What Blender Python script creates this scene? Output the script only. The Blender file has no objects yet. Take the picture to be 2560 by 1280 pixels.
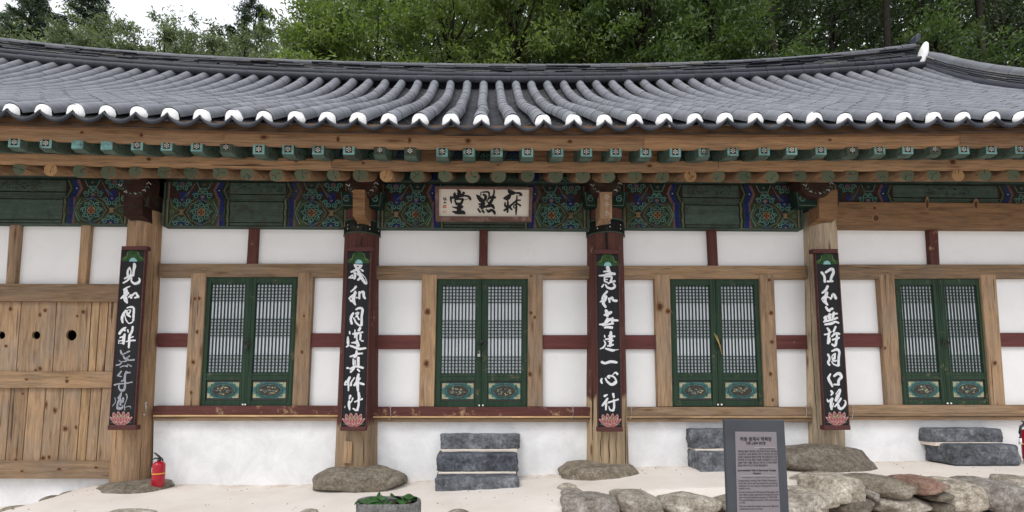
import bpy, bmesh, math, random
import numpy as np
from mathutils import Vector, Matrix, noise
from mathutils.geometry import tessellate_polygon
random.seed(7); rng = np.random.default_rng(7)
S = bpy.context.scene; COL = S.collection
# ---------------------------------------------------------------- camera, light, exposure
F, CX, CY = 1180.0, 1235.0, 853.0
PITCH, YAW, CAMZ = math.radians(4.32), math.radians(1.2), 1.35
cam = bpy.data.cameras.new('camera'); co = bpy.data.objects.new('camera', cam); COL.objects.link(co)
cam.sensor_width = 36.0; cam.lens = 36.0 * F / 2560.0
cam.shift_x = (1280 - CX) / 2560.0; cam.shift_y = (CY - 640) / 2560.0
cam.clip_end = 2000; cam.clip_start = 0.05
co.location = (0, 0, CAMZ); co.rotation_euler = (math.pi / 2 + PITCH, 0, -YAW)
S.camera = co
W = bpy.data.worlds.new('World'); S.world = W; W.use_nodes = True
nt = W.node_tree; nt.nodes.clear()
sk = nt.nodes.new('ShaderNodeTexSky'); sk.sky_type = 'NISHITA'; sk.sun_disc = False
SUN_EL, SUN_AZ = math.radians(52), math.radians(212)
sk.sun_elevation = SUN_EL; sk.sun_rotation = SUN_AZ; sk.air_density = 1.0; sk.dust_density = 3.0; sk.ozone_density = 1.0
hs = nt.nodes.new('ShaderNodeHueSaturation'); hs.inputs['Saturation'].default_value = 0.38; hs.inputs['Value'].default_value = 1.0
bg = nt.nodes.new('ShaderNodeBackground'); bg.inputs['Strength'].default_value = 0.125
ow = nt.nodes.new('ShaderNodeOutputWorld')
cl = nt.nodes.new('ShaderNodeMix'); cl.data_type = 'RGBA'; cl.inputs[0].default_value = 0.85
tcw = nt.nodes.new('ShaderNodeTexCoord'); sxw = nt.nodes.new('ShaderNodeSeparateXYZ'); rw = nt.nodes.new('ShaderNodeMapRange')
rw.inputs['From Min'].default_value = 0; rw.inputs['From Max'].default_value = 1; rw.inputs['To Min'].default_value = 4.2; rw.inputs['To Max'].default_value = 12.5
nt.links.new(tcw.outputs['Generated'], sxw.inputs[0]); nt.links.new(sxw.outputs[2], rw.inputs['Value'])   # overcast: zenith about three times the horizon
vm = nt.nodes.new('ShaderNodeVectorMath'); vm.operation = 'SCALE'; vm.inputs[0].default_value = (.955, .985, 1.05)
nt.links.new(rw.outputs[0], vm.inputs['Scale']); nt.links.new(vm.outputs[0], cl.inputs[7])
nt.links.new(sk.outputs[0], hs.inputs['Color']); nt.links.new(hs.outputs[0], cl.inputs[6]); nt.links.new(cl.outputs[2], bg.inputs['Color']); nt.links.new(bg.outputs[0], ow.inputs[0])
sun = bpy.data.lights.new('sun', 'SUN'); sun.energy = 1.0; sun.angle = math.radians(22); sun.color = (1, .965, .91)
so = bpy.data.objects.new('sun', sun); COL.objects.link(so); so.location = (-10, -10, 20)
sd = Vector((math.sin(SUN_AZ) * math.cos(SUN_EL), math.cos(SUN_AZ) * math.cos(SUN_EL), math.sin(SUN_EL)))
so.rotation_euler = sd.to_track_quat('Z', 'Y').to_euler()
vs = S.view_settings; vs.view_transform = 'Standard'; vs.look = 'None'; vs.gamma = 1; vs.exposure = 0.38; vs.use_curve_mapping = False
S.cycles.max_bounces = 6; S.cycles.diffuse_bounces = 4

# ---------------------------------------------------------------- measuring: a picture point at a known depth Y gives a point in metres
def P(px, py, Y):
    x = (px - CX) / F; z = (CY - py) / F
    y2 = math.cos(PITCH) - z * math.sin(PITCH); z2 = math.sin(PITCH) + z * math.cos(PITCH)
    X = x * math.cos(YAW) + y2 * math.sin(YAW); Yy = -x * math.sin(YAW) + y2 * math.cos(YAW)
    s = Y / Yy
    return Vector((X * s, Y, z2 * s + CAMZ))

# ---------------------------------------------------------------- materials
class NB:
    def __init__(s, name):
        s.m = bpy.data.materials.new(name); s.m.use_nodes = True; s.t = s.m.node_tree; s.b = s.t.nodes['Principled BSDF']
        s.tc = s.n('ShaderNodeTexCoord'); s.oi = s.n('ShaderNodeObjectInfo')
    def n(s, k, **kw):
        q = s.t.nodes.new(k)
        for a, v in kw.items(): setattr(q, a, v)
        return q
    def l(s, a, b): s.t.links.new(a, b)
    def coords(s, scale=(1, 1, 1), rnd=True, world=False):
        mp = s.n('ShaderNodeMapping'); mp.inputs['Scale'].default_value = scale
        if world:
            g = s.n('ShaderNodeNewGeometry'); s.l(g.outputs['Position'], mp.inputs['Vector']); return mp.outputs[0]
        if rnd:
            a = s.n('ShaderNodeVectorMath', operation='ADD'); m = s.n('ShaderNodeMath', operation='MULTIPLY'); m.inputs[1].default_value = 37.0
            s.l(s.oi.outputs['Random'], m.inputs[0]); s.l(s.tc.outputs['Object'], a.inputs[0]); s.l(m.outputs[0], a.inputs[1]); s.l(a.outputs[0], mp.inputs['Vector'])
        else: s.l(s.tc.outputs['Object'], mp.inputs['Vector'])
        return mp.outputs[0]
    def noise(s, vec, scale, detail=4, rough=.6, dist=0):
        q = s.n('ShaderNodeTexNoise'); q.inputs['Scale'].default_value = scale; q.inputs['Detail'].default_value = detail
        q.inputs['Roughness'].default_value = rough; q.inputs['Distortion'].default_value = dist; s.l(vec, q.inputs['Vector']); return q.outputs['Fac']
    def ramp(s, fac, stops):
        q = s.n('ShaderNodeValToRGB'); e = q.color_ramp.elements
        while len(e) < len(stops): e.new(.5)
        for i, (p, c) in enumerate(stops):
            e[i].position = p; e[i].color = tuple(c) + (1,) if not isinstance(c, (int, float)) else (c, c, c, 1)
        s.l(fac, q.inputs[0]); return q.outputs[0]
    def mix(s, fac, a, b, mode='MIX'):
        q = s.n('ShaderNodeMix', data_type='RGBA', blend_type=mode)
        for v, i in ((fac, 0), (a, 6), (b, 7)):
            if isinstance(v, (int, float)): q.inputs[i].default_value = v if i == 0 else (v, v, v, 1)
            elif isinstance(v, tuple): q.inputs[i].default_value = v + (1,)
            else: s.l(v, q.inputs[i])
        return q.outputs[2]
    def bump(s, h, st=.3, dist=.01):
        q = s.n('ShaderNodeBump'); q.inputs['Strength'].default_value = st; q.inputs['Distance'].default_value = dist
        s.l(h, q.inputs['Height']); s.l(q.outputs[0], s.b.inputs['Normal'])
    def done(s, col, rough=.8, spec=.3):
        if isinstance(col, tuple): s.b.inputs['Base Color'].default_value = col + (1,)
        else: s.l(col, s.b.inputs['Base Color'])
        s.b.inputs['Roughness'].default_value = rough; s.b.inputs['Specular IOR Level'].default_value = spec
        return s.m
def sc3(c, k): return tuple(v * k for v in c)
def m_wood(name, c, axis='x', paint=None, pth=None, knots=True, grey=.35):
    b = NB(name)
    al, ac = 2.0, 26.0
    sc = {'x': (al, ac, ac), 'z': (ac, ac, al), 'y': (ac, al, ac)}[axis]
    v = b.coords(sc)
    g = b.noise(v, 1.0, 6, .65, .6); g2 = b.noise(b.coords(sc3(sc, 3.2)), 1.0, 4, .7, .2)
    col = b.ramp(g, [(.25, sc3(c, .38)), (.48, sc3(c, .9)), (.72, sc3(c, 1.3))])
    col = b.mix(.5, col, b.ramp(g2, [(.3, .42), (.6, 1.0)]), 'MULTIPLY')
    big = b.noise(b.coords((1, 1, 1)), 2.2, 3)
    gl = sum(c) / 3 * .8
    col = b.mix(b.ramp(big, [(.42, 0.0), (.75, grey)]), col, (gl * 1.05, gl * .98, gl * .9))
    # each timber has its own tone
    rr = b.ramp(b.oi.outputs['Random'], [(0, (.78, .76, .74)), (.5, (1, 1, 1)), (1, (1.18, 1.12, 1.02))])
    col = b.mix(1.0, col, rr, 'MULTIPLY')
    if knots:
        ks = {'x': (.8, 4.2, 4.2), 'z': (4.2, 4.2, .8), 'y': (4.2, .8, 4.2)}[axis]
        vo = b.n('ShaderNodeTexVoronoi'); vo.inputs['Scale'].default_value = 1.7; b.l(b.coords(ks), vo.inputs['Vector'])
        col = b.mix(b.ramp(vo.outputs['Distance'], [(.06, .85), (.12, .35), (.2, 0.0)]), col, sc3((.11, .05, .025), 1))
        dc = {'x': (.8, 22, 22), 'z': (22, 22, .8), 'y': (22, .8, 22)}[axis]
        cr = b.noise(b.coords(dc), 1.3, 3, .5, .3)
        col = b.mix(b.ramp(cr, [(.30, .8), (.33, 0.0)]), col, (.025, .015, .01))
    if paint:
        pn = b.noise(b.coords((3, 3, 3)), 1.8, 6, .75)
        fac = b.ramp(pn, [(pth - .03, 0.0), (pth + .03, .93)]) if pth is not None else .9
        pc = b.ramp(b.noise(b.coords(sc), 1.2, 5), [(.3, sc3(paint, .65)), (.7, sc3(paint, 1.25))])
        col = b.mix(fac, col, pc)
    b.bump(g2, .35, .006)
    return b.done(col, .78, .25)
def m_plain(name, c, rough=.7, spec=.3, var=.25, scale=9.0, bump=0, metal=0, rnd=0):
    b = NB(name); n = b.noise(b.coords(), scale, 5)
    col = b.ramp(n, [(.3, sc3(c, 1 - var)), (.7, sc3(c, 1 + var))])
    if rnd: col = b.mix(1.0, col, b.ramp(b.oi.outputs['Random'], [(0, 1 - rnd), (1, 1.0 + rnd)]), 'MULTIPLY')
    if bump: b.bump(n, bump, .01)
    b.b.inputs['Metallic'].default_value = metal
    return b.done(col, rough, spec)
def m_plaster(name, c, dirt=.12):
    b = NB(name); n = b.noise(b.coords(), 2.5, 6, .7, .5); n2 = b.noise(b.coords((1, 1, .35)), 14, 5, .7)
    col = b.ramp(n, [(.35, sc3(c, 1 - dirt)), (.6, c)])
    col = b.mix(b.ramp(n2, [(.62, 0.0), (.8, .35)]), col, sc3(c, .72))
    b.bump(b.noise(b.coords(), 60, 4), .12, .004)
    return b.done(col, .9, .15)
def m_stone(name, c1, c2, c3, scale=6.0, fleck=None, bump=.7, moss=None):
    b = NB(name); v = b.coords()
    n = b.noise(v, scale, 8, .75, .4); n2 = b.noise(v, scale * 5, 8, .85); n3 = b.noise(v, scale * 2.2, 6, .8)
    col = b.ramp(n, [(.3, c1), (.5, c2), (.68, c3)])
    col = b.mix(.85, col, b.ramp(n2, [(.34, .30), (.52, 1.0), (.72, 1.5)]), 'MULTIPLY')
    col = b.mix(.7, col, b.ramp(n3, [(.36, .45), (.5, 1.0), (.66, 1.3)]), 'MULTIPLY')
    if moss: col = b.mix(b.ramp(b.noise(v, scale * .7, 5, .7), [(.5, 0.0), (.62, .6)]), col, moss)
    if fleck: col = b.mix(b.ramp(b.noise(v, scale * 3.3, 7, .8), [(.6, 0.0), (.67, .75)]), col, fleck)
    col = b.mix(1.0, col, b.ramp(b.oi.outputs['Random'], [(0, (.70, .69, .70)), (1, (1.2, 1.16, 1.08))]), 'MULTIPLY')
    b.bump(b.mix(.5, n, n2), bump, .035)
    return b.done(col, .85, .25)
WOOD = (.335, .205, .118)
M = dict(
    wx=m_wood('old_wood', (.30, .20, .12), 'x'), wz=m_wood('old_wood_upright', (.36, .24, .145), 'z'),
    plank=m_wood('plank_wood', (.37, .245, .145), 'z', grey=.5), light=m_wood('pale_wood', (.50, .33, .18), 'z', grey=.1),
    lightx=m_wood('pale_batten', (.5, .34, .19), 'x', knots=False, grey=.1),
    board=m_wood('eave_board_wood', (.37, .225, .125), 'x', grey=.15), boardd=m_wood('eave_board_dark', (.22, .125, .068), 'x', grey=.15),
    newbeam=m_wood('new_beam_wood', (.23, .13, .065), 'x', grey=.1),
    rafter=m_wood('rafter_wood', (.30, .19, .11), 'y', grey=.2),
    colp=m_wood('bare_column_wood', (.42, .34, .245), 'z', grey=.35), colb=m_wood('brown_column_wood', (.33, .215, .13), 'z', grey=.3),
    maroon=m_wood('maroon_paint', (.3, .19, .11), 'z', (.075, .020, .019), .36), maroonx=m_wood('maroon_paint_level', (.3, .19, .11), 'x', (.105, .028, .028), .30, knots=False),
    sillm=m_wood('worn_maroon_sill', (.3, .19, .115), 'x', (.085, .024, .024), .42),
    plaster=m_plaster('white_plaster', (.80, .80, .80), .04), base=m_plaster('limewashed_base', (.83, .835, .84), .17),
    green=m_wood('green_door_paint', (.13, .13, .08), 'z', (.018, .045, .027), .38, knots=False, grey=.1),
    lattice=m_plain('lattice_green', (.014, .034, .024), .6, .3, .35, 30), paper=m_plain('door_paper', (.66, .69, .75), .9, .1, .06, 3),
    teal=m_plain('carved_panel_teal', (.045, .135, .13), .7, .2, .5, 22), cream=m_plain('carved_panel_cream', (.32, .31, .19), .7, .2, .4, 40),
    medal=m_plain('carved_medallion', (.045, .038, .028), .6, .3, .8, 45, bump=1.0), medal2=m_plain('carved_relief', (.13, .17, .16), .6, .3, .6, 60),
    iron=m_plain('black_iron', (.018, .015, .013), .5, .5, .4, 40), steel=m_plain('steel', (.5, .5, .5), .35, .5, .1, 20, metal=.8),
    tile=None, tiled=None, pan=None, cap=m_plain('white_lime', (.82, .82, .82), .9, .1, .05, 20, bump=.3),
    signblack=m_wood('black_lacquer_board', (.05, .05, .05), 'z', (.011, .012, .014), .2, knots=False), signbar=m_wood('maroon_bar', (.12, .06, .05), 'x', (.085, .03, .028), .38, knots=False),
    glyph=m_plain('white_brush_paint', (.62, .63, .65), .8, .2, .22, 60), glyphf=m_plain('faded_brush_paint', (.27, .28, .31), .8, .2, .6, 70), ink=m_plain('black_ink', (.012, .012, .014), .7, .2, .1, 20),
    plaque=m_plain('plaque_board', (.52, .47, .40), .8, .2, .06, 5), plaqueframe=m_wood('plaque_frame', (.17, .11, .09), 'x', (.11, .055, .045), .45, knots=False),
    seal=m_plain('red_seal', (.45, .07, .04), .8, .1, .2, 80), sealp=m_plain('pale_seal', (.47, .28, .23), .8, .1, .2, 80),
    hat=m_plain('lotus_leaf_green', (.032, .07, .028), .8, .1, .4, 25), hat2=m_plain('pale_blue_paint', (.22, .42, .43), .8, .1, .3, 60),
    pinkd=m_plain('lotus_red', (.27, .10, .095), .8, .1, .3, 40), pinkl=m_plain('lotus_pink', (.46, .28, .26), .8, .1, .25, 40), lgreen=m_plain('lotus_seed_green', (.10, .17, .06), .8, .1, .6, 70),
    red=m_plain('red_enamel', (.38, .006, .02), .25, .5, .05, 4), yellow=m_plain('yellow_band', (.8, .40, .05), .5, .3, .05), white=m_plain('white_label', (.8, .8, .8), .6, .3, .05), blk=m_plain('black_plastic', (.015, .016, .02), .4, .5, .1),
    slab=m_plain('dark_slate_slab', (.042, .048, .058), .5, .4, .18, 4), plate=m_plain('grey_metal_plate', (.19, .17, .185), .45, .4, .05, 3), ptext=m_plain('engraved_text', (.035, .03, .035), .7, .2, .1),
    step=m_stone('blue_grey_step_stone', (.05, .052, .058), (.15, .166, .195), (.32, .345, .38), 5, fleck=(.5, .5, .5), bump=1.0),
    stone=m_stone('weathered_granite', (.17, .145, .115), (.43, .39, .335), (.70, .67, .62), 8, bump=1.0),
    stone2=m_stone('grey_boulder', (.13, .108, .08), (.27, .235, .185), (.40, .37, .32), 8, bump=1.0, moss=None),
    redstone=m_stone('reddish_stone', (.20, .10, .075), (.30, .19, .15), (.36, .28, .24), 7, bump=1.0),
    bowl=m_stone('speckled_granite', (.12, .12, .11), (.27, .27, .26), (.42, .42, .40), 22, bump=.8), mortar=m_plain('sandy_mortar', (.72, .64, .55), .95, .1, .08, 12, bump=.4),
    soil=m_plain('dark_soil', (.05, .045, .03), .95, .1, .4, 3), water=m_plain('dark_water', (.012, .014, .012), .08, .5, .1),
    leafpad=m_plain('lily_pad_green', (.028, .085, .02), .4, .4, .45, 15), bark=m_plain('bark', (.026, .022, .018), .9, .1, .45, 12, bump=.8),
    dark=m_plain('dark_interior', (.02, .018, .016), .9, .1),
    twig=m_plain('gold_twig', (.38, .28, .1), .7, .2),
)
def m_tile(name, c, k=1.0):
    b = NB(name); v = b.coords()
    n = b.noise(v, 5, 6, .7); n2 = b.noise(v, 45, 4, .7)
    col = b.ramp(n, [(.3, sc3(c, .72)), (.55, c), (.75, sc3(c, 1.35))])
    col = b.mix(b.ramp(b.noise(v, 9, 6, .8, .8), [(.60, 0.0), (.74, .35)]), col, (.33, .33, .33))
    col = b.mix(b.ramp(n2, [(.60, 0.0), (.70, .5)]), col, sc3(c, .35))
    col = b.mix(b.ramp(b.noise(v, 16, 6, .85), [(.60, 0.0), (.68, .45)]), col, sc3(c, 2.1))
    col = b.mix(1.0, col, b.ramp(b.oi.outputs['Random'], [(0, .82), (1, 1.2)]), 'MULTIPLY')
    b.bump(n2, .35, .003)
    return b.done(col, .62, .35)
M['tile'] = m_tile('grey_roof_tile', (.165, .171, .19)); M['tiled'] = m_tile('dark_ridge_tile', (.034, .038, .050)); M['pan'] = m_tile('pan_tile_shaded', (.045, .047, .052)); M['tilem'] = m_tile('ridge_cap_tile', (.12, .125, .14))  # pan: tile grey darkened to carry the shade between rows
def m_endgrain(name, c, c2, fr):
    b = NB(name); v = b.coords((1, 1, 1), rnd=False)
    w = b.n('ShaderNodeTexWave', wave_type='RINGS', rings_direction='Y'); w.inputs['Scale'].default_value = 18; w.inputs['Distortion'].default_value = 2.5; b.l(v, w.inputs['Vector'])
    n = b.noise(b.coords(), 9, 5, .7)
    col = b.ramp(n, [(.32, c2), (.40 + fr, c2), (.52 + fr, c)])
    col = b.mix(.5, col, b.ramp(w.outputs['Fac'], [(0, .65), (1, 1.1)]), 'MULTIPLY')
    col = b.mix(1.0, col, b.ramp(b.oi.outputs['Random'], [(0, .75), (1, 1.2)]), 'MULTIPLY')
    return b.done(col, .85, .15)
M['endg'] = m_endgrain('green_washed_end_grain', (.10, .125, .082), (.15, .11, .065), -.03); M['endf'] = m_endgrain('fresh_end_grain', (.36, .22, .11), (.25, .135, .065), -.05)
def m_dan(name, c, rough=.8):   # weathered decorative paint
    b = NB(name); v = b.coords((1, 1, 1)); n = b.noise(v, 7, 6, .75); n2 = b.noise(b.coords((1.5, 30, 30)), 1, 4, .7)
    col = b.ramp(n, [(.3, sc3(c, .6)), (.6, c)])
    col = b.mix(.6, col, b.ramp(n2, [(.3, .5), (.65, 1.1)]), 'MULTIPLY')
    col = b.mix(b.ramp(b.noise(v, 4.0, 5, .75), [(.52, 0.0), (.62, .65)]), col, (.040, .038, .028))
    return b.done(col, rough, .15)
DC = dict(dk=(.012, .030, .024), tf=(.22, .44, .43), tl=(.12, .245, .21), bl=(.016, .024, .12), pk=(.13, .085, .075), cr=(.20, .15, .08), rd=(.12, .03, .015), ol=(.045, .058, .030), br=(.045, .022, .017), gr=(.092, .135, .108), gn=(.066, .100, .080), lg=(.10, .145, .095), bk=(.008, .012, .01), wh=(.6, .6, .58))  # gr: the weathered green lightened to counter the eave shade
for k, c in DC.items(): M['d_' + k] = m_dan('paint_' + dict(dk='dark_green', tl='turquoise', tf='front_lit_turquoise', bl='deep_blue', pk='dusty_pink', cr='ochre', rd='red_brown', ol='olive', br='maroon_brown', gr='lightened_rafter_green', gn='weathered_green', lg='pale_green', bk='black', wh='white')[k], c)  # tf: turquoise brightened for the front light on rafter ends
DK = list(DC)

# ---------------------------------------------------------------- building helpers
WL = {}
class MB:
    def __init__(s): s.v = []; s.f = []; s.m = []; s.sm = []
    def add(s, vs, fs, mi=0, smooth=False):
        o = len(s.v); s.v += [Vector(p) for p in vs]; s.f += [[i + o for i in f] for f in fs]; s.m += [mi] * len(fs); s.sm += [smooth] * len(fs)
    def box(s, x0, x1, y0, y1, z0, z1, mi=0):
        s.add([(x0, y0, z0), (x1, y0, z0), (x1, y1, z0), (x0, y1, z0), (x0, y0, z1), (x1, y0, z1), (x1, y1, z1), (x0, y1, z1)],
              [(0, 1, 5, 4), (1, 2, 6, 5), (2, 3, 7, 6), (3, 0, 4, 7), (4, 5, 6, 7), (3, 2, 1, 0)], mi)
    def prism(s, front, depth, mi=0, bev=.004, ydir=1):   # front: points of one outline facing -Y (any order round)
        n = len(front); c = sum(front, Vector()) / n
        b = min(bev, depth * .4)
        ins = []
        for i in range(n):
            p, q, r = front[i - 1], front[i], front[(i + 1) % n]
            d = ((p - q).normalized() + (r - q).normalized())
            d = d.normalized() * b * 1.3 if d.length > .05 else (c - q).normalized() * b
            if (c - q).dot(d) < 0: d = -d
            ins.append(q + d)
        back = [p + Vector((0, depth, 0)) for p in front]; mid = [p + Vector((0, b, 0)) for p in front]
        vs = ins + mid + back
        area = sum(front[i].x * front[(i + 1) % n].z - front[(i + 1) % n].x * front[i].z for i in range(n))
        fl = (lambda f: f) if area > 0 else (lambda f: f[::-1])
        fs = [fl(list(range(n)))]
        for i in range(n):
            j = (i + 1) % n
            fs.append(fl([i, n + i, n + j, j])); fs.append(fl([n + i, 2 * n + i, 2 * n + j, n + j]))
        fs.append(fl(list(range(3 * n - 1, 2 * n - 1, -1))))
        s.add(vs, fs, mi)
    def tube(s, pts, rad, n=8, mi=0, caps=True, smooth=True, capmi=None):
        pts = [Vector(p) for p in pts]; rad = rad if isinstance(rad, (list, tuple)) else [rad] * len(pts)
        vs = []; up = Vector((0, 0, 1))
        for i, p in enumerate(pts):
            t = (pts[min(i + 1, len(pts) - 1)] - pts[max(i - 1, 0)]).normalized()
            a = t.cross(up)
            if a.length < .05: a = t.cross(Vector((1, 0, 0)))
            a.normalize(); b = t.cross(a).normalized()
            vs += [p + (a * math.cos(2 * math.pi * k / n) + b * math.sin(2 * math.pi * k / n)) * rad[i] for k in range(n)]
        fs = [[i * n + k, i * n + (k + 1) % n, (i + 1) * n + (k + 1) % n, (i + 1) * n + k] for i in range(len(pts) - 1) for k in range(n)]
        s.add(vs, fs, mi, smooth)
        if caps:
            o = len(s.v) - len(vs); L = len(vs)
            s.f += [[o + k for k in range(n)][::-1], [o + L - n + k for k in range(n)]]; s.m += [mi if capmi is None else capmi] * 2; s.sm += [False] * 2
    def lathe(s, c, prof, n=24, mi=0, smooth=True):
        vs = [Vector((c[0] + r * math.cos(2 * math.pi * k / n), c[1] + r * math.sin(2 * math.pi * k / n), c[2] + z)) for r, z in prof for k in range(n)]
        fs = [[i * n + k, i * n + (k + 1) % n, (i + 1) * n + (k + 1) % n, (i + 1) * n + k] for i in range(len(prof) - 1) for k in range(n)]
        s.add(vs, fs, mi, smooth)
    def build(s, name, mats, parent=None, origin=None, **props):
        if not isinstance(mats, (list, tuple)): mats = [mats]
        A = np.array([tuple(p) for p in s.v], dtype=np.float64)
        o = Vector(origin) if origin is not None else Vector(((A[:, 0].min() + A[:, 0].max()) / 2, (A[:, 1].min() + A[:, 1].max()) / 2, A[:, 2].min()))
        me = bpy.data.meshes.new(name); me.from_pydata([p - o for p in s.v], [], s.f)
        for m in mats: me.materials.append(m)
        me.polygons.foreach_set('material_index', s.m); me.polygons.foreach_set('use_smooth', s.sm)
        me.update()
        return link(name, me, o, parent, **props)
def link(name, data, world, parent=None, rot=None, **props):
    ob = bpy.data.objects.new(name, data); COL.objects.link(ob)
    pw = WL.get(parent.name, Vector()) if parent else Vector()
    if parent: ob.parent = parent
    ob.location = Vector(world) - pw; WL[ob.name] = Vector(world)
    if rot: ob.rotation_euler = rot
    for k, v in props.items(): ob[k] = v
    return ob
def thing(name, label, cat, loc, group=None):
    o = link(name, None, loc); o.empty_display_size = .2; o['label'] = label; o['category'] = cat
    if group: o['group'] = group
    return o
def quad(pts, Y): return [P(a, b, Y) for a, b in pts]
def trap(tl, tr, br, bl, yt, yb): return [(tl, yt), (tr, yt), (br, yb), (bl, yb)]
def fq(name, pts, Y, depth, mat, parent, bev=.004, **props):
    m = MB(); m.prism(quad(pts, Y), depth, 0, bev); return m.build(name, mat, parent, **props)

# ---------------------------------------------------------------- ground
WB = [(-900, 1272), (0, 1266), (100, 1262), (180, 1232), (230, 1212), (300, 1208), (600, 1210), (780, 1210), (1000, 1203), (1090, 1200), (1320, 1190), (1400, 1184), (1560, 1169), (1700, 1165), (1960, 1160), (2150, 1154), (2290, 1151), (2560, 1149), (3300, 1149)]
_wx = [P(a, b, 6).x for a, b in WB]; _wz = [P(a, b, 6).z for a, b in WB]
def ss(a, b, x):
    t = min(1, max(0, (x - a) / (b - a))); return t * t * (3 - 2 * t)
def ground_z(x, y):
    z = float(np.interp(x, _wx, _wz))
    n = noise.noise(Vector((x * .9, y * .9, 0))) * .012 + noise.noise(Vector((x * 4, y * 4, 3))) * .004
    if y > 9: return -.1 + n + hill(x, y)
    if x < -4.6: z -= ss(5.9, 5.1, y) * .12 * ss(-4.6, -5.2, x)
    # yard in front of the terrace lies lower, the edge is nearer the camera on the left
    ex = 3.45 if x < .6 else 4.80
    if .4 < x < .9: ex = 3.45 + (x - .4) * 2.7
    low = -.45
    z = z + (low - z) * ss(ex, ex - .14, y)
    return z + n
def hill(x, y):
    s_ = .18 + .40 * ss(-2, 12, x)
    return max(0, y - 13) * s_ if y < 60 else 47 * s_
def grid_mesh(xs, ys, fz):
    vs = [(x, y, fz(x, y)) for y in ys for x in xs]; n = len(xs)
    fs = [(j * n + i, j * n + i + 1, (j + 1) * n + i + 1, (j + 1) * n + i) for j in range(len(ys) - 1) for i in range(n - 1)]
    return vs, fs
b = NB('packed_sand_ground'); v = b.coords(rnd=False)
c = b.ramp(b.noise(v, 1.2, 6, .6), [(.3, (.64, .575, .51)), (.6, (.745, .69, .635))])
c = b.mix(b.ramp(b.noise(v, 30, 5, .8), [(.66, 0.0), (.74, .5)]), c, (.42, .36, .30))
c = b.mix(b.ramp(b.noise(v, 5, 6, .8, .5), [(.58, 0.0), (.75, .35)]), c, (.55, .45, .36))
g = b.n('ShaderNodeNewGeometry'); sx = b.n('ShaderNodeSeparateXYZ'); b.l(g.outputs['Position'], sx.inputs[0])
mr = b.n('ShaderNodeMapRange'); mr.inputs['From Min'].default_value = 10.5; mr.inputs['From Max'].default_value = 11.5; b.l(sx.outputs[1], mr.inputs['Value'])
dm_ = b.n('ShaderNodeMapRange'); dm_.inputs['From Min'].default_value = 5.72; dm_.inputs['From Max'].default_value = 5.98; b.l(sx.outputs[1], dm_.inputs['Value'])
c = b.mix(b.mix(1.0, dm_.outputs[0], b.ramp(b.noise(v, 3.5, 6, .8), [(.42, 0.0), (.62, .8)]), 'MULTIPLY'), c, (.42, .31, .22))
c = b.mix(b.ramp(b.noise(v, 70, 3, .9), [(.68, 0.0), (.72, .6)]), c, (.30, .25, .20))
c = b.mix(mr.outputs[0], c, (.035, .035, .018))
b.bump(b.noise(v, 25, 6, .7), .3, .01); M['sand'] = b.done(c, .95, .1)
xs = list(np.arange(-60, -10, 2.0)) + list(np.arange(-10, 9.5, .12)) + list(np.arange(9.6, 70, 2.0))
ys = list(np.arange(-30, 2, 2.0)) + list(np.arange(2, 6.6, .08)) + list(np.arange(6.8, 12, .8)) + list(np.arange(12, 120, 3.0)) + [300, 900]
g_ = MB(); g_.add(*grid_mesh(xs, ys, ground_z), smooth=True)
g_.v += [] ; GR = g_.build('ground', M['sand'], origin=(0, 0, 0), kind='structure')
far = MB(); R = 1500
far.add([(-R, -R, -.9), (R, -R, -.9), (R, R, -.9), (-R, R, -.9)], [(0, 1, 2, 3)]); far.build('outer_ground', M['soil'], origin=(0, 0, 0), kind='structure')

# ================================================================ THE HALL
hall = thing('temple_hall', 'long white-walled timber hall under a grey tiled roof with painted green eaves', 'temple hall', (0, 6, .1))
# ---- plaster panels
def panel(pts, base=False, Y=6.0, **k): return fq('plaster_base' if base else 'plaster_panel', pts, Y, .09, M['base'] if base else M['plaster'], hall, .003, **k)
panel(trap(-260, 25, 14, -290, 552, 712)); panel(trap(46, 205, 194, 34, 556, 712)); panel(trap(222, 335, 322, 210, 558, 712))
panel(trap(400, 624, 620, 398, 560, 662)); panel(trap(640, 880, 880, 636, 560, 662))
panel(trap(935, 1202, 1200, 932, 564, 667)); panel(trap(1217, 1480, 1480, 1216, 566, 667))
panel(trap(1545, 1773, 1778, 1545, 566, 667)); panel(trap(1788, 2015, 2018, 1793, 566, 667))
panel(trap(2080, 2325, 2331, 2083, 564, 666)); panel(trap(2341, 2600, 2615, 2347, 564, 666))
SIDE = [((400, 482), (384, 462)), ((778, 880), (762, 868)), ((935, 1058), (930, 1050)), ((1352, 1480), (1352, 1482)), ((1548, 1640), (1556, 1648)), ((1932, 2012), (1944, 2024)), ((2085, 2202), (2100, 2226)), ((2486, 2620), (2511, 2650))]
for i, ((a, b_), (c_, d)) in enumerate(SIDE):
    f = lambda y: (y - 690) / 330.0
    L = lambda y: a + (c_ - a) * f(y); Rr = lambda y: b_ + (d - b_) * f(y)
    for y0, y1 in ((688, 838), (862, 1022)): panel([(L(y0), y0), (Rr(y0), y0), (Rr(y1), y1), (L(y1), y1)])
    dy = {0: 833, 1: 833, 6: 833, 7: 832}.get(i, 838); y0, y1 = dy, dy + 34.5
    fq('mid_rail', [(L(y0), y0), (Rr(y0), y0), (Rr(y1), y1), (L(y1), y1)], 5.955, .06, M['maroonx'], hall)
# low limewashed wall
def base_wall(x0, x1, top, bot):
    panel([(x0, top), (x1, top), (x1 + 4, bot), (x0 - 4, bot)], base=True, Y=5.985)
base_wall(384, 862, 1049, 1240); base_wall(922, 1478, 1050, 1235); base_wall(1560, 2034, 1049, 1215); base_wall(2100, 2660, 1046, 1205); base_wall(-600, 290, 1194, 1320)
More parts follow.
